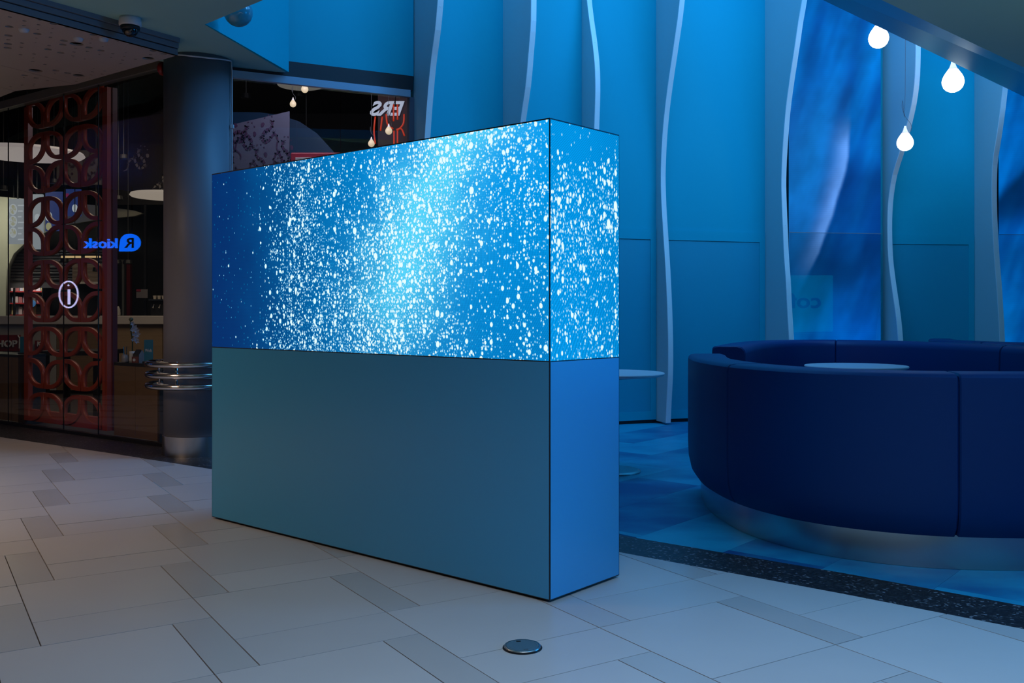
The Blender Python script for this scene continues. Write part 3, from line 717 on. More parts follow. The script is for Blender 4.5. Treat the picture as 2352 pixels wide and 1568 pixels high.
# translucent globe in the opening
p = px(547, 28, 7.2)
s = thing('globe_lamp', 'unlit pale globe lamp half hidden behind the soffit edge', 'lamp', p)
link('globe', lathe([(.108 * math.sin(a / 16 * math.pi), -.108 * math.cos(a / 16 * math.pi)) for a in range(17)], p, 32), M('globe_acrylic', (.05, .28, .36), .1, spec=.6), s, smooth=True)
link('rod', tube([p + Vector((0, 0, .105)), (p.x, p.y, TOP)], .008, 8), white_p, s)

# ================================================================ VIDEO CUBE
ua = math.radians(139.5); U2 = Vector((math.cos(ua), math.sin(ua))); V2 = Vector((math.cos(ua - math.pi / 2), math.sin(ua - math.pi / 2)))
N0 = Vector((.156, 3.953)); LX, LY = 2.497, .508; ZB, ZT = .994, 1.997
ctr = N0 + U2 * LX / 2 + V2 * LY / 2
cu = thing('video_cube', 'large blue block topped by glowing bubble screens on two sides', 'display', (ctr.x, ctr.y, 0))
link('frame', obox(ctr, U2, LX - .0024, LY - .0024, .010, ZT), dark, cu)
panm = M('blue_lacquer_panel', (.055, .33, .60), .30, var=.01, scale=1)
pan2 = panm
def face(a, b_, z0, z1, th=.0011):
    # panel whose outer face lies on line a->b ; a->b has outside on its left
    a = Vector(a); b_ = Vector(b_); d = (b_ - a).normalized(); n = Vector((-d.y, d.x))
    return prism([a, b_, b_ - n * th, a - n * th], z0, z1)
gp = .0058
def side_panels(A, B, m, nm, z0, z1, lab=None):
    d = (B - A).normalized(); return link(nm, face(A + d * gp, B - d * gp, z0, z1), m, cu, label=lab)
c00 = N0; c10 = N0 + U2 * LX; c11 = c10 + V2 * LY; c01 = N0 + V2 * LY
for A, B in ((c10, c00), (c00, c01), (c01, c11), (c11, c10)):
    A2, B2 = B, A
    side_panels(B, A, panm, 'base_panel', .014, ZB - .003)
me = face(c00 + U2 * gp, c10 - U2 * gp, ZB + .002, ZT - .006)
# front screen : u from far left (0) to near corner (2.5)
uv_metric(me, (c10.x, c10.y, ZB), (-U2.x, -U2.y, 0), (0, 0, 1)); 
for v in me.vertices: pass
link('screen', me, scr_front, cu, label='long bubble screen facing the corridor')
me = face(c01 - V2 * gp, c00 + V2 * gp, ZB + .002, ZT - .006)
uv_metric(me, (c00.x, c00.y, ZB), (V2.x, V2.y, 0), (0, 0, 1)); link('screen', me, scr_side, cu, label='narrow end screen with scattered bubbles')

# floor socket
p = atz(1200, 1487, 0)
s = thing('floor_socket', 'round steel floor socket lid in front of the video cube', 'floor socket', (p.x, p.y, 0))
link('rim', lathe([(.064, .001), (.067, .006), (.064, .009), (.058, .008)], (p.x, p.y, 0), 48), steel, s, smooth=True)
link('gasket', lathe([(.071, .0), (.071, .002), (.064, .002)], (p.x, p.y, 0), 48), dark, s)
lid = link('lid', lathe([(.0575, .004), (.0575, .0088), (.0515, .0092), (.0505, .0084), (.0495, .0092), (0, .0092)], (p.x, p.y, 0), 48), M('socket_grey', (.075, .15, .19), .45, .2), s)
link('latch', xbox(p.x + .004, p.x + .02, p.y - .049, p.y - .042, .0088, .0112), chrome, lid); link('latch', xbox(p.x - .022, p.x - .006, p.y + .036, p.y + .043, .0088, .0108), dark, lid)

# ================================================================ LOUNGE
def booth(name, ctrl, label, seams, closed_arm=True):
    path = catmull([Vector((a, b_, 0)) for a, b_ in ctrl], 10); n = len(path)
    tg = [(path[min(i + 1, n - 1)] - path[max(i - 1, 0)]).normalized() for i in range(n)]
    nr = [Vector((-t.y, t.x, 0)) for t in tg]     # inward (left of travel)
    o = thing(name, label, 'sofa', path[n // 2], group='navy booth sofas of the lounge')
    cuts = [0] + [min(range(n), key=lambda i: abs((path[i].x * F / path[i].y + CX) - X) + (0 if lo <= i < hi else 1e6)) for X, lo, hi in seams]
    cuts = sorted(set(cuts + [n - 1])); full = []
    for a, b_ in zip(cuts[:-1], cuts[1:]):
        k = max(1, round((b_ - a) / 22)); full += [a + round((b_ - a) * j / k) for j in range(k)]
    full.append(n - 1)
    BX = [(.05, .158), (.02, .20), (.004, .27), (0, .36), (0, .872), (.004, .897), (.018, .909), (.05, .914), (.21, .915), (.245, .905), (.268, .88), (.275, .85), (.29, .46), (.29, .16)]
    SX = [(.292, .16), (.292, .44), (.78, .445), (.82, .43), (.835, .395), (.835, .16)]
    def sw(a, b_, X, nm, inset, m=navy):
        vs = []; fs = []; L = len(X); cx_ = sum(x for x, z in X) / L; cz = sum(z for x, z in X) / L
        st = [(a, 1), (a, 0)] + [(i, 0) for i in range(a + 1, b_)] + [(b_, 0), (b_, 1)]
        for kx, (i, e) in enumerate(st):
            sh = Vector((0, 0, 0))
            if i == a: sh = tg[i] * (.0015 + (.008 if not e else 0))
            if i == b_: sh = -tg[i] * (.0015 + (.008 if not e else 0))
            for x, z in X:
                f = inset if e else 0
                xx = x + (cx_ - x) / max(abs(cx_ - x), .02) * f if abs(cx_ - x) > 1e-4 else x; zz = z + (cz - z) / max(abs(cz - z), .02) * f
                p = path[i] + nr[i] * xx + sh; vs.append((p.x, p.y, zz))
        R_ = len(st)
        for r in range(R_ - 1):
            for c in range(L): fs.append((r * L + c, r * L + (c + 1) % L, r * L + L + (c + 1) % L, r * L + L + c))
        fs += [tuple(range(L - 1, -1, -1)), tuple((R_ - 1) * L + c for c in range(L))]
        return link(nm, fixn(mesh(nm, vs, fs)), m, o, smooth=False)
    for a, b_ in zip(full[:-1], full[1:]):
        q = sw(a, b_, BX, 'backrest', .008); smooth_by_angle(q.data, 35)
    for a, b_ in zip(full[:-1], full[1:]):
        if a >= 3 and b_ <= n - 2: q = sw(a, b_, SX, 'seat', .012); smooth_by_angle(q.data, 35)
    q = sw(1, n - 2, [(.085, 0.0), (.085, .159), (.26, .159), (.26, 0.0)], 'plinth', 0, steel); smooth_by_angle(q.data, 35)
    return o
booth('booth_sofa', [(1.20, 6.55), (1.125, 6.1), (1.11, 5.65), (1.20, 5.12), (1.45, 4.70), (1.86, 4.44), (2.35, 4.365), (2.95, 4.40), (3.6, 4.62), (4.15, 5.1), (4.42, 5.9), (4.48, 6.8), (4.44, 7.7), (4.25, 8.55), (3.85, 9.35), (3.25, 9.82), (2.6, 9.66), (2.08, 9.0), (1.66, 7.98)],
      'navy leather booth sofa with steel plinth, nearest on the right', [(1675, 10, 60), (2197, 40, 90), (1922, 130, 175)])
cpts = [(5.5 + 1.24 * math.cos(math.radians(a)), 9.6 + 1.24 * math.sin(math.radians(a))) for a in range(-150 + 360 - 360, 150, 24)]
cpts = [(5.5 + 1.24 * math.cos(math.radians(a)), 9.6 + 1.24 * math.sin(math.radians(a))) for a in range(150, 150 + 290, 24)]
booth('booth_sofa', cpts, 'navy round booth sofa farther back, behind the nearest one', [])

def round_table(c, r, z, rb, label):
    t = thing('round_table', label, 'table', (c[0], c[1], 0), group='white round tables in the lounge')
    link('tabletop', lathe([(r - .03, -.026), (r - .006, -.018), (r, -.006), (r - .004, 0), (0, 0)], (c[0], c[1], z), 64), tt_m, t)
    link('mount_plate', lathe([(.0, -.044), (.15, -.044), (.19, -.030), (.19, -.0262), (0, -.0262)], (c[0], c[1], z), 32), dark, t)
    link('pole', tube([(c[0], c[1], .02), (c[0], c[1], z - .044)], .035, 16), steel, t, smooth=True)
    link('base_disc', lathe([(rb, 0), (rb, .008), (rb - .02, .016), (.05, .022), (0, .022)], (c[0], c[1], 0), 48), steel, t)
round_table((.752, 7.22), .392, .742, .215, 'white round table half hidden behind the video cube')
round_table((2.72, 7.6), .393, .773, .24, 'white round table inside the nearest navy booth')
# green plant tip at the right picture edge
p = px(2362, 790, 9.6)
s = thing('potted_plant', 'green leafy plant at the right edge inside the far booth', 'plant', (p.x, p.y, .44))
link('pot', lathe([(.07, .446), (.09, .6), (.085, .6), (.0, .59)], (p.x, p.y, 0), 20), white_p, s, smooth=True)
lm = M('leaf_green', (.03, .07, .02), .5)
for k_ in range(14):
    a = k_ * 2.4; el = .5 + .06 * (k_ % 5); b0 = Vector((p.x, p.y, .60)); d = Vector((math.cos(a) * math.cos(el), math.sin(a) * math.cos(el), math.sin(el) * 1.3)); sd = d.cross(Vector((0, 0, 1))).normalized()
    ln = .13 + .05 * (k_ % 3) + .02
    link('leaf', fixn(mesh('leaf', [b0, b0 + d * ln * .5 + sd * .03, b0 + d * ln + Vector((0, 0, -.02)), b0 + d * ln * .5 - sd * .03, b0 + d * ln * .5 + Vector((0, 0, .012))], [(0, 1, 4), (1, 2, 4), (2, 3, 4), (3, 0, 4)])), lm, s)

# drop-shaped pendant lamps
drop_m = M('opal_glass', (.8, .8, .8), .25, emit=(1.0, .93, .86), es=5.0)
neck_m = M('opal_neck', (.75, .72, .74), .3, emit=(1, .88, .95), es=.62)
def drop(c, r, label, cable, warm=None, cat='pendant lamp', group='drop pendant lamps of the lounge'):
    c = Vector(c); o = thing('pendant_lamp', label, cat, c, group=group)
    k = r / .1
    prof = [(0, -.098), (.03, -.094), (.06, -.079), (.083, -.054), (.096, -.02), (.098, .005), (.092, .035), (.078, .065), (.060, .092), (.044, .115)]
    link('bulb', lathe([(a * k, b_ * k) for a, b_ in prof], c, 32), warm or drop_m, o, smooth=True)
    link('neck', lathe([(a * k, b_ * k) for a, b_ in [(.044, .115), (.031, .138), (.021, .165), (.015, .19), (.012, .205), (0, .206)]], c, 24), neck_m, o, smooth=True)
    pts = [c + Vector((.045 * k, 0, .11 * k)), c + Vector((.078 * k, 0, .17 * k)), c + Vector((.065 * k, 0, .24 * k)), c + Vector((.01 * k, 0, .31 * k)), c + Vector((-.035 * k, 0, .42 * k)), c + Vector((-.03 * k, 0, .52 * k)), c + Vector((0, 0, .60 * k)), Vector((c.x, c.y, cable))]
    link('cable', tube(catmull(pts, 5), .0022, 5), M('cable_grey', (.10, .10, .12), .6), o)
    return o
drop(px(2018, 88, 9.9), .103, 'glowing drop lamp tucked under the metal edge, leftmost of three', TOP)
drop(px(2189, 188, 9.75), .108, 'glowing drop lamp just below the metal edge, rightmost of three', TOP)
drop(px(2079, 328, 9.9), .084, 'lowest glowing drop lamp, hanging on a wavy cable', TOP)

# ================================================================ RESTAURANT INTERIOR and built mirror images (seen through the glass)
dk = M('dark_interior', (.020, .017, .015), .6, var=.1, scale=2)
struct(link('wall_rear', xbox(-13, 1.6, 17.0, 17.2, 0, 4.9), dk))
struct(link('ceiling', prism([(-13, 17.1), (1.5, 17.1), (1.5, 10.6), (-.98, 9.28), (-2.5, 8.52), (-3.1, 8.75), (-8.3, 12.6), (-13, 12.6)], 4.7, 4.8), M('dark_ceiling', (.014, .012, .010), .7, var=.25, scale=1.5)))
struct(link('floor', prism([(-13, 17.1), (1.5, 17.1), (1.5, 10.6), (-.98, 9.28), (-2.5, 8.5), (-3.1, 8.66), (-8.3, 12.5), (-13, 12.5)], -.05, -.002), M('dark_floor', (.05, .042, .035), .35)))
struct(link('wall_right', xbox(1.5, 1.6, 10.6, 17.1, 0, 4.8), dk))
# lattice screen right behind the left glass
gd = (Vector(g1) - Vector(g0)).normalized(); gn = Vector((gd.y, -gd.x)); la0 = Vector(g0) - gn * .10; la1 = Vector(g1) - gn * .10
def lat(X): return hitline(X, la0, la1)
sa, sb = lat(55), lat(246); LW = (sb - sa).length
lt = thing('lattice_screen', 'red lattice screen of looped petals standing behind the glass', 'screen', (sa.x, sa.y, 0))
def lbox(s0, s1, z0, z1, nm='frame_bar'):
    return link(nm, wallseg(sa + gd * s0, sa + gd * s1, .05, z0, z1), red_m, lt)
bw = .085
lbox(0, bw, .05, 3.36); lbox(LW - bw, LW, .05, 3.36); lbox(bw, LW - bw, .05, .17)
link('return_panel', wallseg(sb - gd * .03, sb + gd * .012, .05, .05, 3.36, -.05), M('dark_red', (.12, .012, .010), .4), lt)
cw = (LW - 2 * bw) / 2
def petal(w, h, band):
    def lp(x0, y0, x1, y1, r):
        # square corners bottom-right and top-left; rounded bottom-left and top-right
        pts = [(x1, y0), ]
        r_ = min(r, (x1 - x0) * .98, (y1 - y0) * .98); ry = min((y1 - y0) * .62, r_ * 1.6); rx = r_
        pts += [(x1 - rx + rx * math.cos(a), y1 - ry + ry * math.sin(a)) for a in [math.pi / 2 * k / 8 for k in range(9)]]
        pts += [(x0, y1)]
        pts += [(x0 + rx - rx * math.cos(a), y0 + ry - ry * math.sin(a)) for a in [math.pi / 2 * k / 8 for k in range(9)]]
        return pts
    return shape2d([lp(0, 0, w, h, w * .8), lp(band, band, w - band, h - band, w * .62)], .02)
RZL = [2.985, 2.32, 1.735, 1.08, .40]
pw = cw / 2 - .008; ph = .305; PM = {}
rows_l = [px(105, y, lat(105).y).z for y in (298, 447, 592, 745, 897)]; rows_r = [px(194, y, lat(194).y).z for y in (281, 433, 588, 745, 903)]
for cidx, rows in ((0, rows_l), (1, rows_r)):
    pc = sa + gd * (bw + cw * (cidx + .5))
    for z in rows:
        for sx in (-1, 1):
            for sz in (-1, 1):
                if (sx, sz) not in PM:
                    me = petal(pw, ph, .042)
                    # local: x along glass, z up, y thickness ; corner (w,0)->toward centre for upper-left petal
                    for v in me.vertices:
                        x, y, zz = v.co
                        lx = (pw - x + .008); lz = y + .022
                        v.co = Vector((sx * lx, zz, sz * lz))
                    PM[(sx, sz)] = fixn(me); me.materials.append(red_m)
                q = link('petal', PM[(sx, sz)], None, lt)
                q.location = (pc.x, pc.y, z); q.rotation_euler = (0, 0, math.atan2(gd.y, gd.x))
        link('bar', wallseg(pc - gd * .05, pc + gd * .05, .03, z - .05, z - .03, .015), red_m, lt)

# oak ledges and dark tables just behind the glass
def ledge(Xa, Xb, ztop, label, dep=.30):
    A, B = hitline(Xa, Vector(g0) - gn * .06, Vector(g1) - gn * .06), hitline(Xb, Vector(g0) - gn * .06, Vector(g1) - gn * .06)
    o = thing('oak_ledge', label, 'counter', ((A.x + B.x) / 2, (A.y + B.y) / 2, 0))
    d = (B - A).normalized(); L = (B - A).length; k = max(2, round(L / .32))
    for i in range(k): link('plank', wallseg(A + d * (L * i / k + .002), A + d * (L * (i + 1) / k - .002), .03, .03, ztop - .03), wood_m, o)
    link('top', wallseg(A, B, dep, ztop - .03, ztop), M('dark_table', (.03, .026, .022), .35), o)
    link('end_panel', wallseg(B, B + d * .03, dep - .02, .0, ztop - .03), M('dark_oak', (.05, .032, .018), .5), o)
    return o
ledge(-300, 42, .74, 'oak panelled ledge behind the glass at the far left')
ledge(262, 362, .72, 'oak panelled ledge beside the column carrying an orchid')
tb = thing('dining_table', 'dark square dining table behind the lattice screen', 'table', (*px(150, 815, 11.0).xy, 0))
a = px(95, 812, 11.0); b_ = px(236, 812, 11.0)
link('tabletop', xbox(a.x, b_.x, 10.9, 11.6, .70, .75), M('dark_table', (.03, .026, .022), .35), tb)
for x in (a.x + .06, b_.x - .06):
    for y in (10.98, 11.5): link('leg', xbox(x - .03, x + .03, y - .03, y + .03, 0, .70), dark, tb)
# orchid, jar, card, carton on the ledge
oy = 9.02; om = M('orchid_white', (.42, .48, .62), .5)
p = px(304, 833, oy); zt = .72
o = thing('potted_orchid', 'white orchid in a slim white vase behind the glass', 'plant', (p.x, p.y, zt))
link('vase', lathe([(.022, 0), (.03, .02), (.026, .08), (.03, .105), (.026, .105), (0, .1)], (p.x, p.y, zt), 20), white_p, o, smooth=True)
st = [px(304, 806, oy), px(304, 780, oy), px(300, 755, oy), px(300, 735, oy)]
link('stem', tube(catmull(st, 4), .006, 6), M('stem_green', (.02, .04, .01), .5), o)
link('bud', lathe([(0, -.022), (.016, -.012), (.022, 0), (.016, .012), (0, .02)], px(301, 733, oy - .02), 12), M('bud_green', (.10, .11, .06), .5), o, smooth=True)
for i, (X, Yp, s_) in enumerate(((305, 743, 6), (309, 752, 8), (306, 757, 7), (314, 760, 7), (315, 768, 8), (308, 768, 5), (312, 778, 7), (315, 784, 6), (306, 780, 5))):
    c = px(X, Yp, oy - .03 - .004 * i); R_ = s_ / F * oy * 1.1
    vs = [c + Vector((0, .012, 0))]; fs = []
    for k in range(10):
        a = 2 * math.pi * k / 10 + i; rr = R_ * (1.0 if k % 2 == 0 else .62); vs.append(c + Vector((rr * math.cos(a), -.004 * (k % 2), rr * math.sin(a) * .85)))
    for k in range(10): fs.append((0, 1 + k, 1 + (k + 1) % 10))
    link('blossom', fixn(mesh('bl', vs, fs)), om, o)
p = px(288, 832, oy)
o = thing('cutlery_jar', 'small pale glass jar with cutlery beside the orchid vase', 'jar', (p.x, p.y, zt))
link('jar', lathe([(.03, 0), (.038, .012), (.036, .05), (.026, .075), (.022, .075), (0, .01)], (p.x, p.y, zt), 18), M('pale_jar', (.30, .28, .28), .25), o, smooth=True)
for dx in (-.01, .008): link('handle', tube([(p.x + dx, p.y, zt + .03), (p.x + dx * 1.6, p.y, zt + .15)], .004, 6), steel, o)
def carton():
    Y = 8.93; o = thing('food_carton', 'black and red gable-topped carton with a white round mark', 'box', (*px(312, 832, Y).xy, zt))
    a = px(303, 832, Y); b_ = px(319, 802, Y); q = px(331, 805, Y + .02); xm = a.x + .0; h = b_.z
    vs = [(a.x, Y, zt), (b_.x, Y, zt), (b_.x, Y + .10, zt), (a.x, Y + .10, zt), (a.x + .01, Y, zt + .08), (b_.x - .0, Y, zt + .08), (b_.x, Y + .10, zt + .08), (a.x + .01, Y + .10, zt + .08), (a.x + .02, Y + .05, zt + .125), (b_.x, Y + .05, zt + .125)]
    bd_ = link('body', fixn(mesh('c', vs, [(0, 1, 5, 4), (1, 2, 6, 5), (2, 3, 7, 6), (3, 0, 4, 7), (3, 2, 1, 0), (4, 5, 9, 8), (6, 7, 8, 9), (5, 6, 9), (7, 4, 8)])), M('carton_black', (.02, .014, .012), .5), o)
    link('red_band', xbox(a.x - .001, b_.x - .002, Y - .002, Y, zt + .002, zt + .06), M('carton_red', (.16, .03, .025), .5), bd_)
    me = lathe([(0, 0), (.013, 0), (.013, .002), (0, .002)], (0, 0, 0), 16); place(me, (a.x + .022, Y - .003, zt + .03), (1, 0, 0), (0, 0, 1)); link('round_mark', me, white_p, bd_)
    vs = [(b_.x + .001, Y, zt), (b_.x + .045, Y + .03, zt), (b_.x + .045, Y + .03, zt + .075), (b_.x + .025, Y + .015, zt + .122), (b_.x + .001, Y, zt + .08)]
    link('side_flap', mesh('f', vs, [(0, 1, 2, 3, 4)]), M('carton_grey', (.20, .21, .23), .5), o)
carton()
Y = 8.86; o = thing('table_card', 'teal upright card lettered in white on a black stand', 'card', (*px(341, 828, Y).xy, zt))
cm = M('teal_card', (.0, .16, .24), .5); cf = px(331, 826, Y); ce = px(351, 780, Y)
zc0, zc1 = zt + .022, ce.z
cd_ = link('card', xbox(cf.x, ce.x, Y, Y + .006, zc0, zc1), cm, o); link('stand', xbox(cf.x - .01, ce.x - .0, Y - .02, Y + .05, zt, zt + .022, .003), dark, o)
me = text('Wolt', .03, .0006, bold=.0006); me = fit_px(me, 333, 801, 349, 808, Y - .0015); link('lettering', me, M('card_white', (.6, .6, .6), .5), cd_)
Y = 10.4; o = thing('table_card', 'teal upright card on the ledge left of the lattice', 'card', (*px(50, 815, Y).xy, .74))
A = px(46, 813, Y); B = px(55, 773, Y); link('card', xbox(A.x, B.x, Y, Y + .006, .755, B.z), cm, o); link('stand', xbox(A.x - .015, B.x + .015, Y - .02, Y + .05, .74, .755), dark, o)

# long service counter
cY = 14.0
ct = thing('service_counter', 'long service counter with thick pale top deep in the restaurant', 'counter', (-6, cY, 0))
A = px(-120, 745, cY); B = px(470, 725, cY)
link('worktop', xbox(A.x, B.x, cY - .03, cY + .6, A.z, B.z, .01), M('counter_white', (.55, .50, .46), .35), ct)
xs = [A.x, px(128, 0, cY).x, px(268, 0, cY).x, px(372, 0, cY).x, B.x]
for i, (x0, x1) in enumerate(zip(xs[:-1], xs[1:])):
    link('front_panel', xbox(x0 + .003, x1 - .003, cY + .02, cY + .06, .05, A.z), M('panel_cream', (.36, .34, .30), .5) if i == 0 else (wood_m if i % 2 else M('oak_light', (.30, .20, .11), .45, var=.2, scale=4, stretch=(1, 1, 9))), ct, label='cream front panel' if i == 0 else None)
link('body', xbox(A.x, B.x, cY + .06, cY + .58, 0, A.z), dark, ct)
# red sign on the counter front
o = thing('counter_sign', 'red counter sign with raised white letters at the left edge', 'sign', px(20, 785, cY - .05))
link('board', pbox(-60, 769, 44, 806, cY - .03, .045), M('sign_red', (.20, .015, .012), .4), o); link('board', pbox(80, 782, 104, 806, cY - .03, .045), M('sign_red', (.20, .015, .012), .4), o)
lw_ = M('letter_white', (.6, .58, .56), .4)
link('lettering', fit_px(text('SHOP', .2, .012, bold=.004), -18, 781, 40, 797, cY - .04), lw_, o); link('lettering', fit_px(text('K', .2, .012, bold=.004), 86, 784, 96, 795, cY - .04), lw_, o)
o = thing('glass_edge_trim', 'white slanted trim strip beside the red counter sign', 'trim', px(44, 785, cY - .06)); link('strip', tube([px(41, 770, cY - .05), px(45, 776, cY - .05), px(44, 800, cY - .05)], .009, 6), lw_, o)

# mirror image of the cream kiosk facade
bY = 15.6; out = [(-160, 448), (0, 452), (120, 462), (240, 474), (310, 484), (330, 490), (310, 497), (240, 503), (165, 515), (110, 533), (65, 556), (36, 583), (22, 612), (18, 650), (18, 735), (-160, 735)]  # stands in for the kiosk facade mirrored in the glass
me = shape2d([[(px(x, y, bY).x, px(x, y, bY).z) for x, y in out]], .06)
for v in me.vertices: x, y, z = v.co; v.co = Vector((x, bY + z, y))
o = tag(link('bulkhead', fixn(me), M('cream_paint', (.55, .55, .43), .55)), 'cream curved bulkhead arching over the counter at the left', 'bulkhead')
area('bulkhead_lamp', (-8.3, 14.6, 3.5), (-8.2, 15.6, 2.0), 1.6, .3, 10, (1.0, .95, .78), 90)  # added lamp that only brightens the cream slab
# menu boards
def board(x0, y0, x1, y1, Y, em, label, items):
    o = thing('menu_board', label, 'menu board', px((x0 + x1) / 2, y1, Y), group='lit menu boards over the counter')
    pn_ = link('panel', pbox(x0, y0, x1, y1, Y, .05), em, o)
    for (a, b_, r, c) in items:
        me = lathe([(0, 0), (1, 0), (1, .004), (0, .004)], (0, 0, 0), 20); rr = r / F * Y
        for v in me.vertices: v.co.x *= rr * .72; v.co.y *= rr
        place(me, px(a, b_, Y - .006), (1, 0, 0), (0, 0, 1)); link('dish_picture', me, c, pn_)
    link('bracket', tube([px((x0 + x1) / 2, y0, Y + .025), Vector((px((x0 + x1) / 2, y0, Y).x, Y + .025, 4.68))], .015, 8), dark, o)
    return o
pale = glow('menu_glow', (.24, .27, .30), 1.0); pdish = glow('dish_glow', (.30, .29, .16), 1.0); bl = glow('menu_blue', (.015, .03, .13), 1.0); ring = glow('dish_ring', (.38, .42, .46), 1.0); mg = glow('menu_magenta', (.14, .01, .06), 1)
o = board(20, 456, 62, 560, 15.2, pale, 'pale lit menu board with three dish pictures, left of the lattice', [(30, 481, 13, ring), (30, 481, 10, pdish), (30, 508, 13, ring), (30, 508, 10, pdish), (30, 534, 12, ring), (30, 534, 9, pdish)])
for i in range(7): link('text_line', pbox(41, 470 + i * 13, 55 - (i % 3) * 3, 473 + i * 13, 15.195, .003), ring, o)
board(73, 446, 97, 572, 15.2, pale, 'narrow pale lit menu board behind the lattice', [(86, 500, 9, ring)])
o = board(104, 440, 143, 530, 15.2, bl, 'dark blue lit menu board with a pale dish, behind the lattice', [(112, 497, 11, ring), (112, 520, 9, pdish)])
o = board(146, 434, 184, 496, 15.2, bl, 'dark blue lit menu board farthest right, with white pictures', [(152, 470, 7, ring), (172, 478, 9, ring)]); link('banner', pbox(148, 444, 158, 452, 15.195, .003), mg, o)

# kiosk shutter and magazines: mirror image built as objects behind the glass
kY = 16.2
o = thing('roller_shutter', 'grey half-open roller shutter above the magazine shelves', 'shutter', px(125, 655, kY))
sm_ = M('shutter_grey', (.20, .19, .18), .4, .4)
for i in range(11): link('slat', pbox(20, 574 + i * 7.2, 236, 579.2 + i * 7.2, kY - .42 - .02 * (i % 2), .04, .006), sm_, o)
for x in (30, 225): link('guide', pbox(x, 300, x + 3, 882.6, kY - .37, .03), dark, o)
link('bottom_rail', pbox(20, 650, 168, 661, kY - .45, .05), M('rail_grey', (.25, .24, .26), .4), o)
o = thing('magazine_rack', 'red-edged shelves of magazines at the left', 'shelf', px(57, 724, kY))
area('rack_lamp', px(57, 628, 15.98), px(57, 710, 16.25), .6, .08, 3.5, (1.0, .9, .85), 120)  # added lamp to brighten the dark magazine shelves
for y in (668, 695, 722): link('shelf', pbox(20, y, 97, y + 3, kY, .3), M('shelf_red', (.25, .02, .02), .4), o)
for x in (19, 96): link('upright', pbox(x, 640, x + 1.4, 726, kY, .3), dark, o)
link('back', pbox(20, 640, 97, 726, kY + .3, .02), dk, o)
cols = [(.45, .40, .38), (.30, .12, .12), (.40, .42, .48), (.42, .34, .20), (.12, .12, .10), (.35, .16, .16), (.38, .36, .40), (.5, .46, .2), (.2, .3, .4)]
k_ = 0; nth = {}
for r, (yb, h) in enumerate(((668, 22), (695, 18), (722, 24))):
    x = 21.5
    while x < 93:
        w = random.uniform(7, 12); c = cols[k_ % 9]; hh = h * random.uniform(.72, 1.0)
        a = px(x, yb, kY); b2 = px(min(x + w - .8, 95), yb - hh, kY)
        m = xbox(a.x, b2.x, kY + .05 + .02 * (k_ % 3), kY + .065 + .02 * (k_ % 3), a.z + .001, b2.z)
        rowname = ('top', 'middle', 'bottom')[r]; pos_ = int((x - 21.5) / 9.6); cn = ('cream', 'dark red', 'pale blue', 'tan', 'black', 'maroon', 'lilac', 'yellow', 'blue')[k_ % 9]; nth_ = nth.setdefault(r, [0]); nth_[0] += 1
        tag(link('magazine', m, M('magazine_%d' % (k_ % 9), c, .4, var=.45, scale=9)), '%s magazine, %s from the left on the %s shelf of the rack' % (cn, ('first', 'second', 'third', 'fourth', 'fifth', 'sixth', 'seventh', 'eighth', 'ninth', 'tenth')[nth_[0] - 1], rowname), 'magazine', 'magazines on the %s shelf' % rowname); x += w; k_ += 1
o = tag(link('sale_badge', place(lathe([(0, 0), (.085, 0), (.085, .01), (0, .01)], (0, 0, 0), 20), px(71.5, 697, kY - .02), (1, 0, 0), (0, 0, 1), 1, .75), M('badge_blue', (.06, .22, .5), .5)), 'blue oval badge on the magazine rack edge', 'badge')
# signs of the corridor across from the restaurant: seen only as mirror images in its glass
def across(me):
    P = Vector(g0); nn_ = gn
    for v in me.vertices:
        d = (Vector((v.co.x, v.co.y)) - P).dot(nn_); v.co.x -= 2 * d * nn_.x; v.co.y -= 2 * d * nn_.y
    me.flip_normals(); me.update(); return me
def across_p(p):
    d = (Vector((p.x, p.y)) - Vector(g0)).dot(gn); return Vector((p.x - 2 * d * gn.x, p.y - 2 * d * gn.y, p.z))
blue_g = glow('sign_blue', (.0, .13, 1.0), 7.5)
sY = 15.4
o = thing('kiosk_sign', 'glowing blue kiosk sign of the corridor, mirrored in the restaurant glass', 'sign', across_p(px(255, 577, sY)))
loop = [(274, 577), (300, 577)] + [(300 + 22 * math.cos(math.radians(t)), 557 + 20 * math.sin(math.radians(t))) for t in range(80, -91, -10)] + [(296 - 20 * math.sin(math.radians(t)), 556 - 19 * math.cos(math.radians(t))) for t in range(10, 81, 10)] + [(275, 562)]
def to2(l, Y): return [(px(x, y, Y).x, px(x, y, Y).z) for x, y in l]
me = shape2d([to2(loop, sY)], .02)
for v in me.vertices: x, y, z = v.co; v.co = Vector((x, sY + z, y))
bg_ = link('badge', across(fixn(me)), blue_g, o)
link('badge_letter', across(fit_px(text('R', .3, .004, bold=.006), 285, 546, 307, 569, sY - .03, True)), dark, bg_)
link('lettering', across(fit_px(text('kiosk', .3, .015, bold=.006), 191, 547, 269, 570, sY, True)), blue_g, o)
link('rail', across(pbox(191, 571.5, 322, 573, sY + .04, .03)), dark, o)
for x in (200, 300): link('hanger', across(tube([Vector((px(x, 560, sY).x, sY + .05, px(x, 571, sY).z)), Vector((px(x, 0, sY).x, sY + .05, SZ))], .01, 6)), dark, o)
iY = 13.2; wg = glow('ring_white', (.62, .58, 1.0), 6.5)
o = thing('info_sign', 'glowing white ring with letter i, mirrored in the restaurant glass', 'sign', across_p(px(157, 707, iY)))
c = px(157, 676, iY); rr = 30 / F * iY
link('ring', across(tube([c + Vector((rr * .57 * math.sin(2 * math.pi * k / 40), rr * .30 * math.sin(2 * math.pi * k / 40), rr * math.cos(2 * math.pi * k / 40))) for k in range(40)], .010, 8, True)), wg, o)
link('stroke', across(pbox(154.5, 664, 159.5, 699, iY, .02, .004)), wg, o)
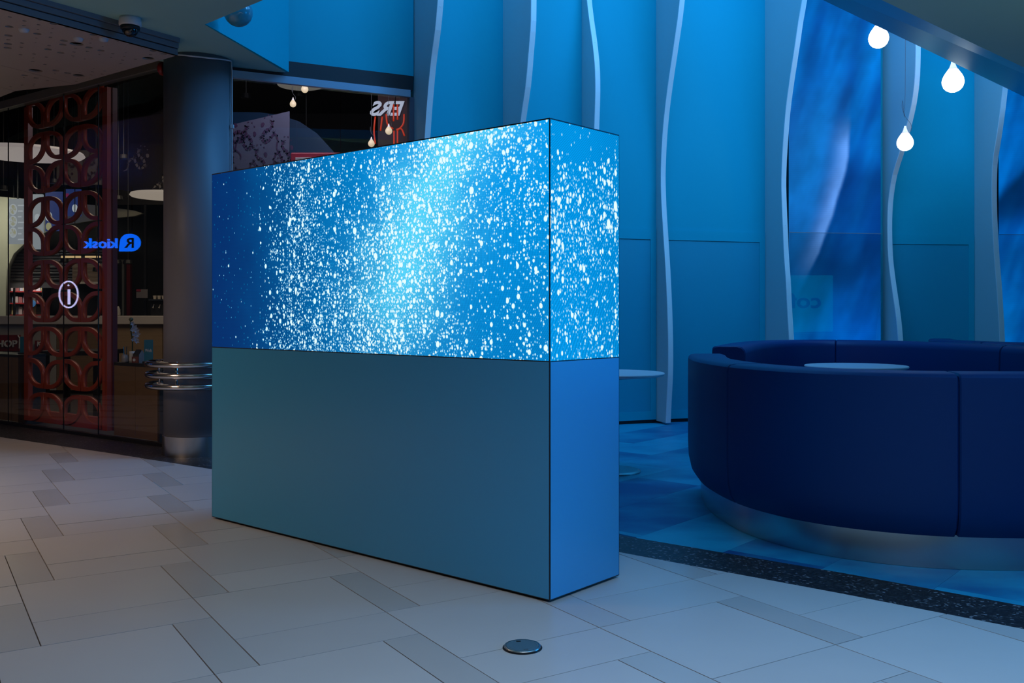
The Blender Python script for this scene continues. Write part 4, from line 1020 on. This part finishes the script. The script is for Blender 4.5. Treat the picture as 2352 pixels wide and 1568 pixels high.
link('dot', across(lathe([(0, -.013), (.010, -.008), (.013, 0), (.010, .008), (0, .013)], px(156.5, 655, iY), 14)), wg, o)
link('wire', across(tube([px(157, 646, iY), Vector((c.x, iY, SZ))], .004, 5)), dark, o)
cY_ = 14.0
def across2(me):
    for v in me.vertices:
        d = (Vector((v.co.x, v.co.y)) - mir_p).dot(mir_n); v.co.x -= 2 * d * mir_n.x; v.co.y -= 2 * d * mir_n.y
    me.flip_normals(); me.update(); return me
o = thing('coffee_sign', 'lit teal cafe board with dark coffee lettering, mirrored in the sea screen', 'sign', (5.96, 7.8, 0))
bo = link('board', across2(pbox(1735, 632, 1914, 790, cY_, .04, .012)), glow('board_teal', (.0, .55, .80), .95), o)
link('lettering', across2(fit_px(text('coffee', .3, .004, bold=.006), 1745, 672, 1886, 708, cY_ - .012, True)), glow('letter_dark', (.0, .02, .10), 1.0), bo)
link('post', across2(pbox(1815, 790, 1835, 904, cY_ + .005, .03)), dark, o)
# door frame, post, blind, poster, coffee machine, bottle
o = thing('door_frame', 'grey doorway frame behind the counter with a dark opening', 'door frame', px(257, 722, 16.0)); gm2 = M('frame_grey', (.17, .17, .15), .5)
link('jamb', pbox(280, 597, 285, 880.5, 16.0, .06), gm2, o); link('jamb', pbox(224, 597, 229, 880.5, 16.0, .06), gm2, o); link('head', pbox(224, 596, 285, 602, 15.99, .07), gm2, o)
tag(link('post', pbox(290.5, 604, 299, 735, 15.5, .08), M('post_red', (.10, .004, .006), .4)), 'dark red post standing behind the counter', 'post')
o = thing('roller_blind', 'beige pleated blind with a bright bottom rail behind the counter', 'blind', px(214, 652, 15.0)); bm_ = M('blind_beige', (.34, .26, .19), .6)
for i in range(9): link('pleat', pbox(166, 606 + i * 4.6, 262, 610 + i * 4.6, 15.0 - .008 * (i % 2), .02), bm_, o)
for x in (172, 256): link('hanger', tube([px(x, 608, 15.01), Vector((px(x, 608, 15.01).x, 15.01, 4.68))], .006, 6), dark, o)
link('bottom_rail', pbox(165, 647, 263, 651.5, 14.97, .04), M('rail_bright', (.75, .68, .6), .4), o)
o = thing('strip_lamp', 'warm glowing strip lamp above the blind', 'lamp', px(183, 590, 15.1)); sg = glow('strip_warm', (.62, .42, .20), 1.0)
link('tube', pbox(140, 587.5, 183, 592, 15.1, .05), sg, o); link('tube', pbox(195, 587.5, 228, 591.5, 15.1, .05), sg, o); link('carrier', pbox(136, 584, 232, 587, 15.1, .06), dark, o)
for x in (150, 220): link('hanger', tube([px(x, 585, 15.13), Vector((px(x, 585, 15.13).x, 15.13, 4.68))], .008, 6), dark, o)
o = thing('notice_sheet', 'grey notice with a pink corner hanging behind the counter', 'notice', px(326, 683, 15.3)); link('cord', tube([px(326, 665, 15.105), Vector((px(326, 665, 15.105).x, 15.105, 4.68))], .003, 5), dark, o); link('sheet', pbox(313, 664, 339, 684, 15.1, .01), M('sheet_grey', (.20, .18, .19), .6), o); link('corner', pbox(313, 664, 323, 669, 15.09, .01), M('sheet_pink', (.28, .02, .05), .6), o)
o = thing('coffee_machine', 'black coffee machine with stacked cups on the counter beside the column', 'coffee machine', px(370, 725, 14.3)); cz = px(0, 725, 14.0).z
xa, xb = px(348, 0, 14.3).x, px(400, 0, 14.3).x
link('body', xbox(xa, xb, 14.25, 14.55, cz, px(0, 690, 14.3).z, .012), dark, o); link('top_tray', xbox(xa - .01, xb, 14.2, 14.57, px(0, 690, 14.3).z, px(0, 687, 14.3).z), steel, o)
for i in range(5): x = xa + .03 + i * .066; z = px(0, 687, 14.3).z; link('cup', lathe([(.020, 0), (.03, .055), (.027, .055), (.0, .01)], (x, 14.35, z), 14), M('cup_cream', (.45, .40, .33), .4), o)
for i in range(3): x = xa + .06 + i * .09; link('spout', tube([(x, 14.24, cz + .16), (x, 14.2, cz + .12)], .012, 8), chrome, o)
for X, lab, c in ((246, 'small bottle with a yellow label on the counter behind the lattice', (.40, .28, .03)), (271, 'small white cup stand on the counter near the doorway', (.4, .38, .36))):
    p = px(X, 725, 14.15); o = thing('bottle' if X == 246 else 'cup_stand', lab, 'bottle' if X == 246 else 'stand', (p.x, p.y, cz))
    link('body', lathe([(.03, 0), (.034, .01), (.034, .09), (.02, .12), (.012, .14), (0, .14)], (p.x, p.y, cz), 16), M('body_%d' % X, (.35, .26, .2) if X == 246 else c, .4), o, smooth=True); link('band', lathe([(.0345, .01), (.0355, .01), (.0355, .05), (.0345, .05)], (p.x, p.y, cz), 16), M('band_%d' % X, c, .4), o)
# discs of light
def disc(X, Yp, Y, r, m, label, stem=True):
    p = px(X, Yp, Y); o = thing('disc_lamp', label, 'lamp', p, group='white disc lamps of the restaurant')
    link('shade', lathe([(0, 0), (r * .96, 0), (r, .02), (r * .97, .05), (0, .07)], p, 64), m, o)
    link('rod', tube([p + Vector((0, 0, .06)), Vector((p.x, p.y, 4.68))], .012, 8), dark, o)
disc(62, 357, 12.4, .69, glow('disc_white', (.33, .28, .27), 1.0), 'large white disc lamp at the left picture edge')
disc(385, 453, 14.5, .54, glow('disc_cream', (.34, .28, .23), 1.0), 'white disc lamp half hidden behind the grey column')
disc(690, 197, 11.2, .27, glow('disc_grey', (.13, .12, .11), 1.0), 'pale disc lamp under the right window head')
DL = [(8, 436), (124, 421), (245, 407), (284, 365), (272, 459), (148, 602), (268, 606), (294, 606), (222, 623), (565, 226), (686, 222), (703, 323)]
WH = ['above the menu boards at the left edge', 'inside the upper lattice', 'beside the right bar of the lattice', 'right of the lattice, highest one', 'left of the half hidden disc lamp', 'in front of the grey shutter', 'inside the grey doorway, left one', 'above the dark red post', 'beside the beige blind', 'in the right window near its left edge', 'near the pale disc lamp', 'beside the dragon wallpaper']
for (X, Yp), w in zip(DL, WH):
    Y = (13.5 if Yp < 500 else 14.4) if X < 500 else 11.6
    p = px(X, Yp, Y); o = thing('downlight', 'small bright downlight ' + w, 'downlight', p, group='small downlights in the restaurant'); big = 1.25 if X in (703, 268, 294) else 1.0
    link('lens', lathe([(0, 0), (.05 * big, 0), (.05 * big, .008), (0, .008)], p, 16), glow('downlight_glow', (1.0, .92, .8), 1.6), o); link('can', lathe([(.056 * big, -.002), (.06 * big, .008), (.05 * big, .06), (0, .06)], p, 16), dark, o)
    link('stem', tube([p + Vector((0, 0, .06)), Vector((p.x, p.y, 4.68))], .008, 6), dark, o)

# generic serpent motifs
def serpent(seed):
    rnd = random.Random(seed); sp_ = catmull([Vector(q) for q in ((-.5, -.42, 0), (-.36, -.34, 0), (-.28, -.06, 0), (-.12, .02, 0), (-.02, -.2, 0), (.12, -.32, 0), (.26, -.22, 0), (.22, .0, 0), (.06, .14, 0), (.06, .36, 0), (.2, .46, 0), (.34, .34, 0), (.36, .18, 0))], 6)
    vs = []; fs = []; n = len(sp_)
    for i, p in enumerate(sp_):
        t = (sp_[min(i + 1, n - 1)] - sp_[max(i - 1, 0)]).normalized(); s = Vector((-t.y, t.x, 0)); w = .010 + .036 * math.sin(math.pi * min(1, i / n * 1.05)) ** .8
        vs += [p + s * w, p - s * w]
        if i: fs.append((2 * i - 2, 2 * i - 1, 2 * i + 1, 2 * i))
        if i % 4 == 2 and 6 < i < n - 4:
            k = len(vs); vs += [p + s * w * .8 - t * .03, p + s * (w + .040), p + s * w * .8 + t * .03]; fs.append((k, k + 1, k + 2))
    for i, sg in ((n // 4, 1), (n // 2, -1), (n // 2 + 6, 1), (3 * n // 4, -1)):
        p = sp_[i]; t = (sp_[i + 1] - sp_[i - 1]).normalized(); s = Vector((-t.y, t.x, 0)) * sg
        for a in (-.7, -.1, .5):
            d = (s + t * a).normalized(); e = Vector((-d.y, d.x, 0)); k = len(vs)
            vs += [p + e * .010, p - e * .010, p + d * .10 - e * .005, p + d * .12]; fs.append((k, k + 1, k + 2, k + 3))
    h = sp_[-1]; k = len(vs); vs += [h + Vector(q) for q in ((-.05, 0, 0), (.0, .03, 0), (.06, .0, 0), (.07, -.07, 0), (.02, -.13, 0), (-.03, -.1, 0))]; fs.append(tuple(range(k, k + 6)))
    return mesh('serpent', vs, fs)
def motif(X, Yp, w, h, Y, m, par, rot=0, flip=1, th=.004):
    me = serpent(3)
    for v in me.vertices:
        x, y, z = v.co; x, y = x * math.cos(rot) - y * math.sin(rot), x * math.sin(rot) + y * math.cos(rot); v.co = (x * flip * w / F * Y, y * h / F * Y, 0)
    me = place(me, px(X, Yp, Y), (1, 0, 0), (0, 0, 1)); bm = bmesh.new(); bm.from_mesh(me)
    r = bmesh.ops.extrude_face_region(bm, geom=bm.faces[:]); bmesh.ops.translate(bm, vec=(0, th, 0), verts=[v for v in r['geom'] if isinstance(v, bmesh.types.BMVert)]); bm.to_mesh(me); bm.free()
    return link('serpent_motif', me, m, par)
o = thing('dragon_mural', 'dark wall panel with two pale dragons left of the column', 'mural', px(340, 440, 15.3)); link('batten', pbox(330, 470, 336, 888.1, 15.32, .03), dark, o); link('panel', pbox(255, 330, 420, 470, 15.3, .05), M('mural_dark', (.014, .011, .010), .6), o); gm3 = M('mural_pale', (.30, .27, .25), .6)
motif(315, 366, 64, 64, 15.29, gm3, o); motif(372, 425, 60, 62, 15.29, gm3, o)
o = thing('patterned_panel', 'beige panel with dark serpents behind the upper lattice', 'panel', px(180, 420, 14.2)); link('hanger', tube([px(180, 346, 14.22), Vector((px(180, 346, 14.22).x, 14.22, 4.69))], .008, 6), dark, o); link('board', pbox(130, 345, 232, 424, 14.2, .04), M('pattern_beige', (.13, .11, .095), .6), o); pm_ = M('pattern_dark', (.04, .015, .015), .6)
for X, Yp in ((160, 370), (205, 365), (150, 405), (195, 402), (222, 398)): motif(X, Yp, 42, 44, 14.19, pm_, o)
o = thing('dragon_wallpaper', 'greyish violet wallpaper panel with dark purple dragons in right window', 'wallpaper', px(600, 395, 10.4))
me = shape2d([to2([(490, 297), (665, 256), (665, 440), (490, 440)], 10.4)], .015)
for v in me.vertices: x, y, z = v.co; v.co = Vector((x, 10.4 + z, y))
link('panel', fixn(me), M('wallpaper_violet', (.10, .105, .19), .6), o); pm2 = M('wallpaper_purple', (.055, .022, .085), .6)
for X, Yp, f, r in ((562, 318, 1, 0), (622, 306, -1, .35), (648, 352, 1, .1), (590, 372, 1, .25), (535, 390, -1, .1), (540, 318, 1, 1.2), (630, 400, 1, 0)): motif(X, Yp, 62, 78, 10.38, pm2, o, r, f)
# curved blue bulkhead, red sign, red shop mark standing in for mirror images at the right window
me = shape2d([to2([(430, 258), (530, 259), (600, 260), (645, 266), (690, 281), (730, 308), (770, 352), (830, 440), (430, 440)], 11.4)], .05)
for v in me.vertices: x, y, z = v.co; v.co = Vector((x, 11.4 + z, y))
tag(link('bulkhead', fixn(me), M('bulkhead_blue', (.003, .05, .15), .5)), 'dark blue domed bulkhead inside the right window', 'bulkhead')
o = thing('counter_sign', 'red rounded sign with a white box, just above the cube edge', 'sign', px(715, 372, 10.0))  # stands in for a red sign mirrored in the glass
link('post', pbox(720, 415, 730, 979, 10.01, .02), dark, o); link('board', pbox(667, 350, 790, 420, 10.0, .03, .012), M('sign_crimson', (.42, .03, .07), .4), o); link('white_box', pbox(678, 361, 770, 410, 9.985, .014, .005), M('sign_white', (.6, .6, .66), .4), o)
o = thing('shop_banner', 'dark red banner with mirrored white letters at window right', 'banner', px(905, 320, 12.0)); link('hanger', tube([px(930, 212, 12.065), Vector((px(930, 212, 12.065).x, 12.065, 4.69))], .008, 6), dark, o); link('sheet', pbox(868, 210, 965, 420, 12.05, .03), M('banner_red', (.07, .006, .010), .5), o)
link('lettering', fit_px(text('ERS', .3, .008, shear=-.35, bold=.008), 850, 232, 929, 266, 12.0, True), M('banner_white', (.55, .58, .68), .4, emit=(.45, .5, .66), es=.8), o)  # glowing letters stand in for a sign mirrored in the glass
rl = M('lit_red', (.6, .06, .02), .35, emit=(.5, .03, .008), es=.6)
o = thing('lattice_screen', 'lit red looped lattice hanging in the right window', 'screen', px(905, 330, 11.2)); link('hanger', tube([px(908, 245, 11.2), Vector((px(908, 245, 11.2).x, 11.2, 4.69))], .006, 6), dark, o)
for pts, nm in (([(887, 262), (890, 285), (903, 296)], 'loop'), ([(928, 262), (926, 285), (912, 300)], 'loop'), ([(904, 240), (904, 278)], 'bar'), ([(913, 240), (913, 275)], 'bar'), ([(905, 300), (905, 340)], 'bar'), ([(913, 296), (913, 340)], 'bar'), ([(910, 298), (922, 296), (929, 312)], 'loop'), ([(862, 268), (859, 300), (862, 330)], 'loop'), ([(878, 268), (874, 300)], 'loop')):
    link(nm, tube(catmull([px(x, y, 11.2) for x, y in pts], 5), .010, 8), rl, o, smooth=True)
warm = M('warm_opal', (.6, .5, .4), .3, emit=(1.0, .78, .52), es=.72)  # dim glow imitates lounge drop lamps mirrored in this window
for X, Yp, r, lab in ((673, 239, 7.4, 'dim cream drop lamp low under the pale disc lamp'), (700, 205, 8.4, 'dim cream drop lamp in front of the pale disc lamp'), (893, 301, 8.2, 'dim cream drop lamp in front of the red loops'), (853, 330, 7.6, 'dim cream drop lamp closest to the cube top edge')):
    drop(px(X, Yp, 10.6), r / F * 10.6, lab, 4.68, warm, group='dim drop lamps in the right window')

print('OBJECTS', len(bpy.data.objects))
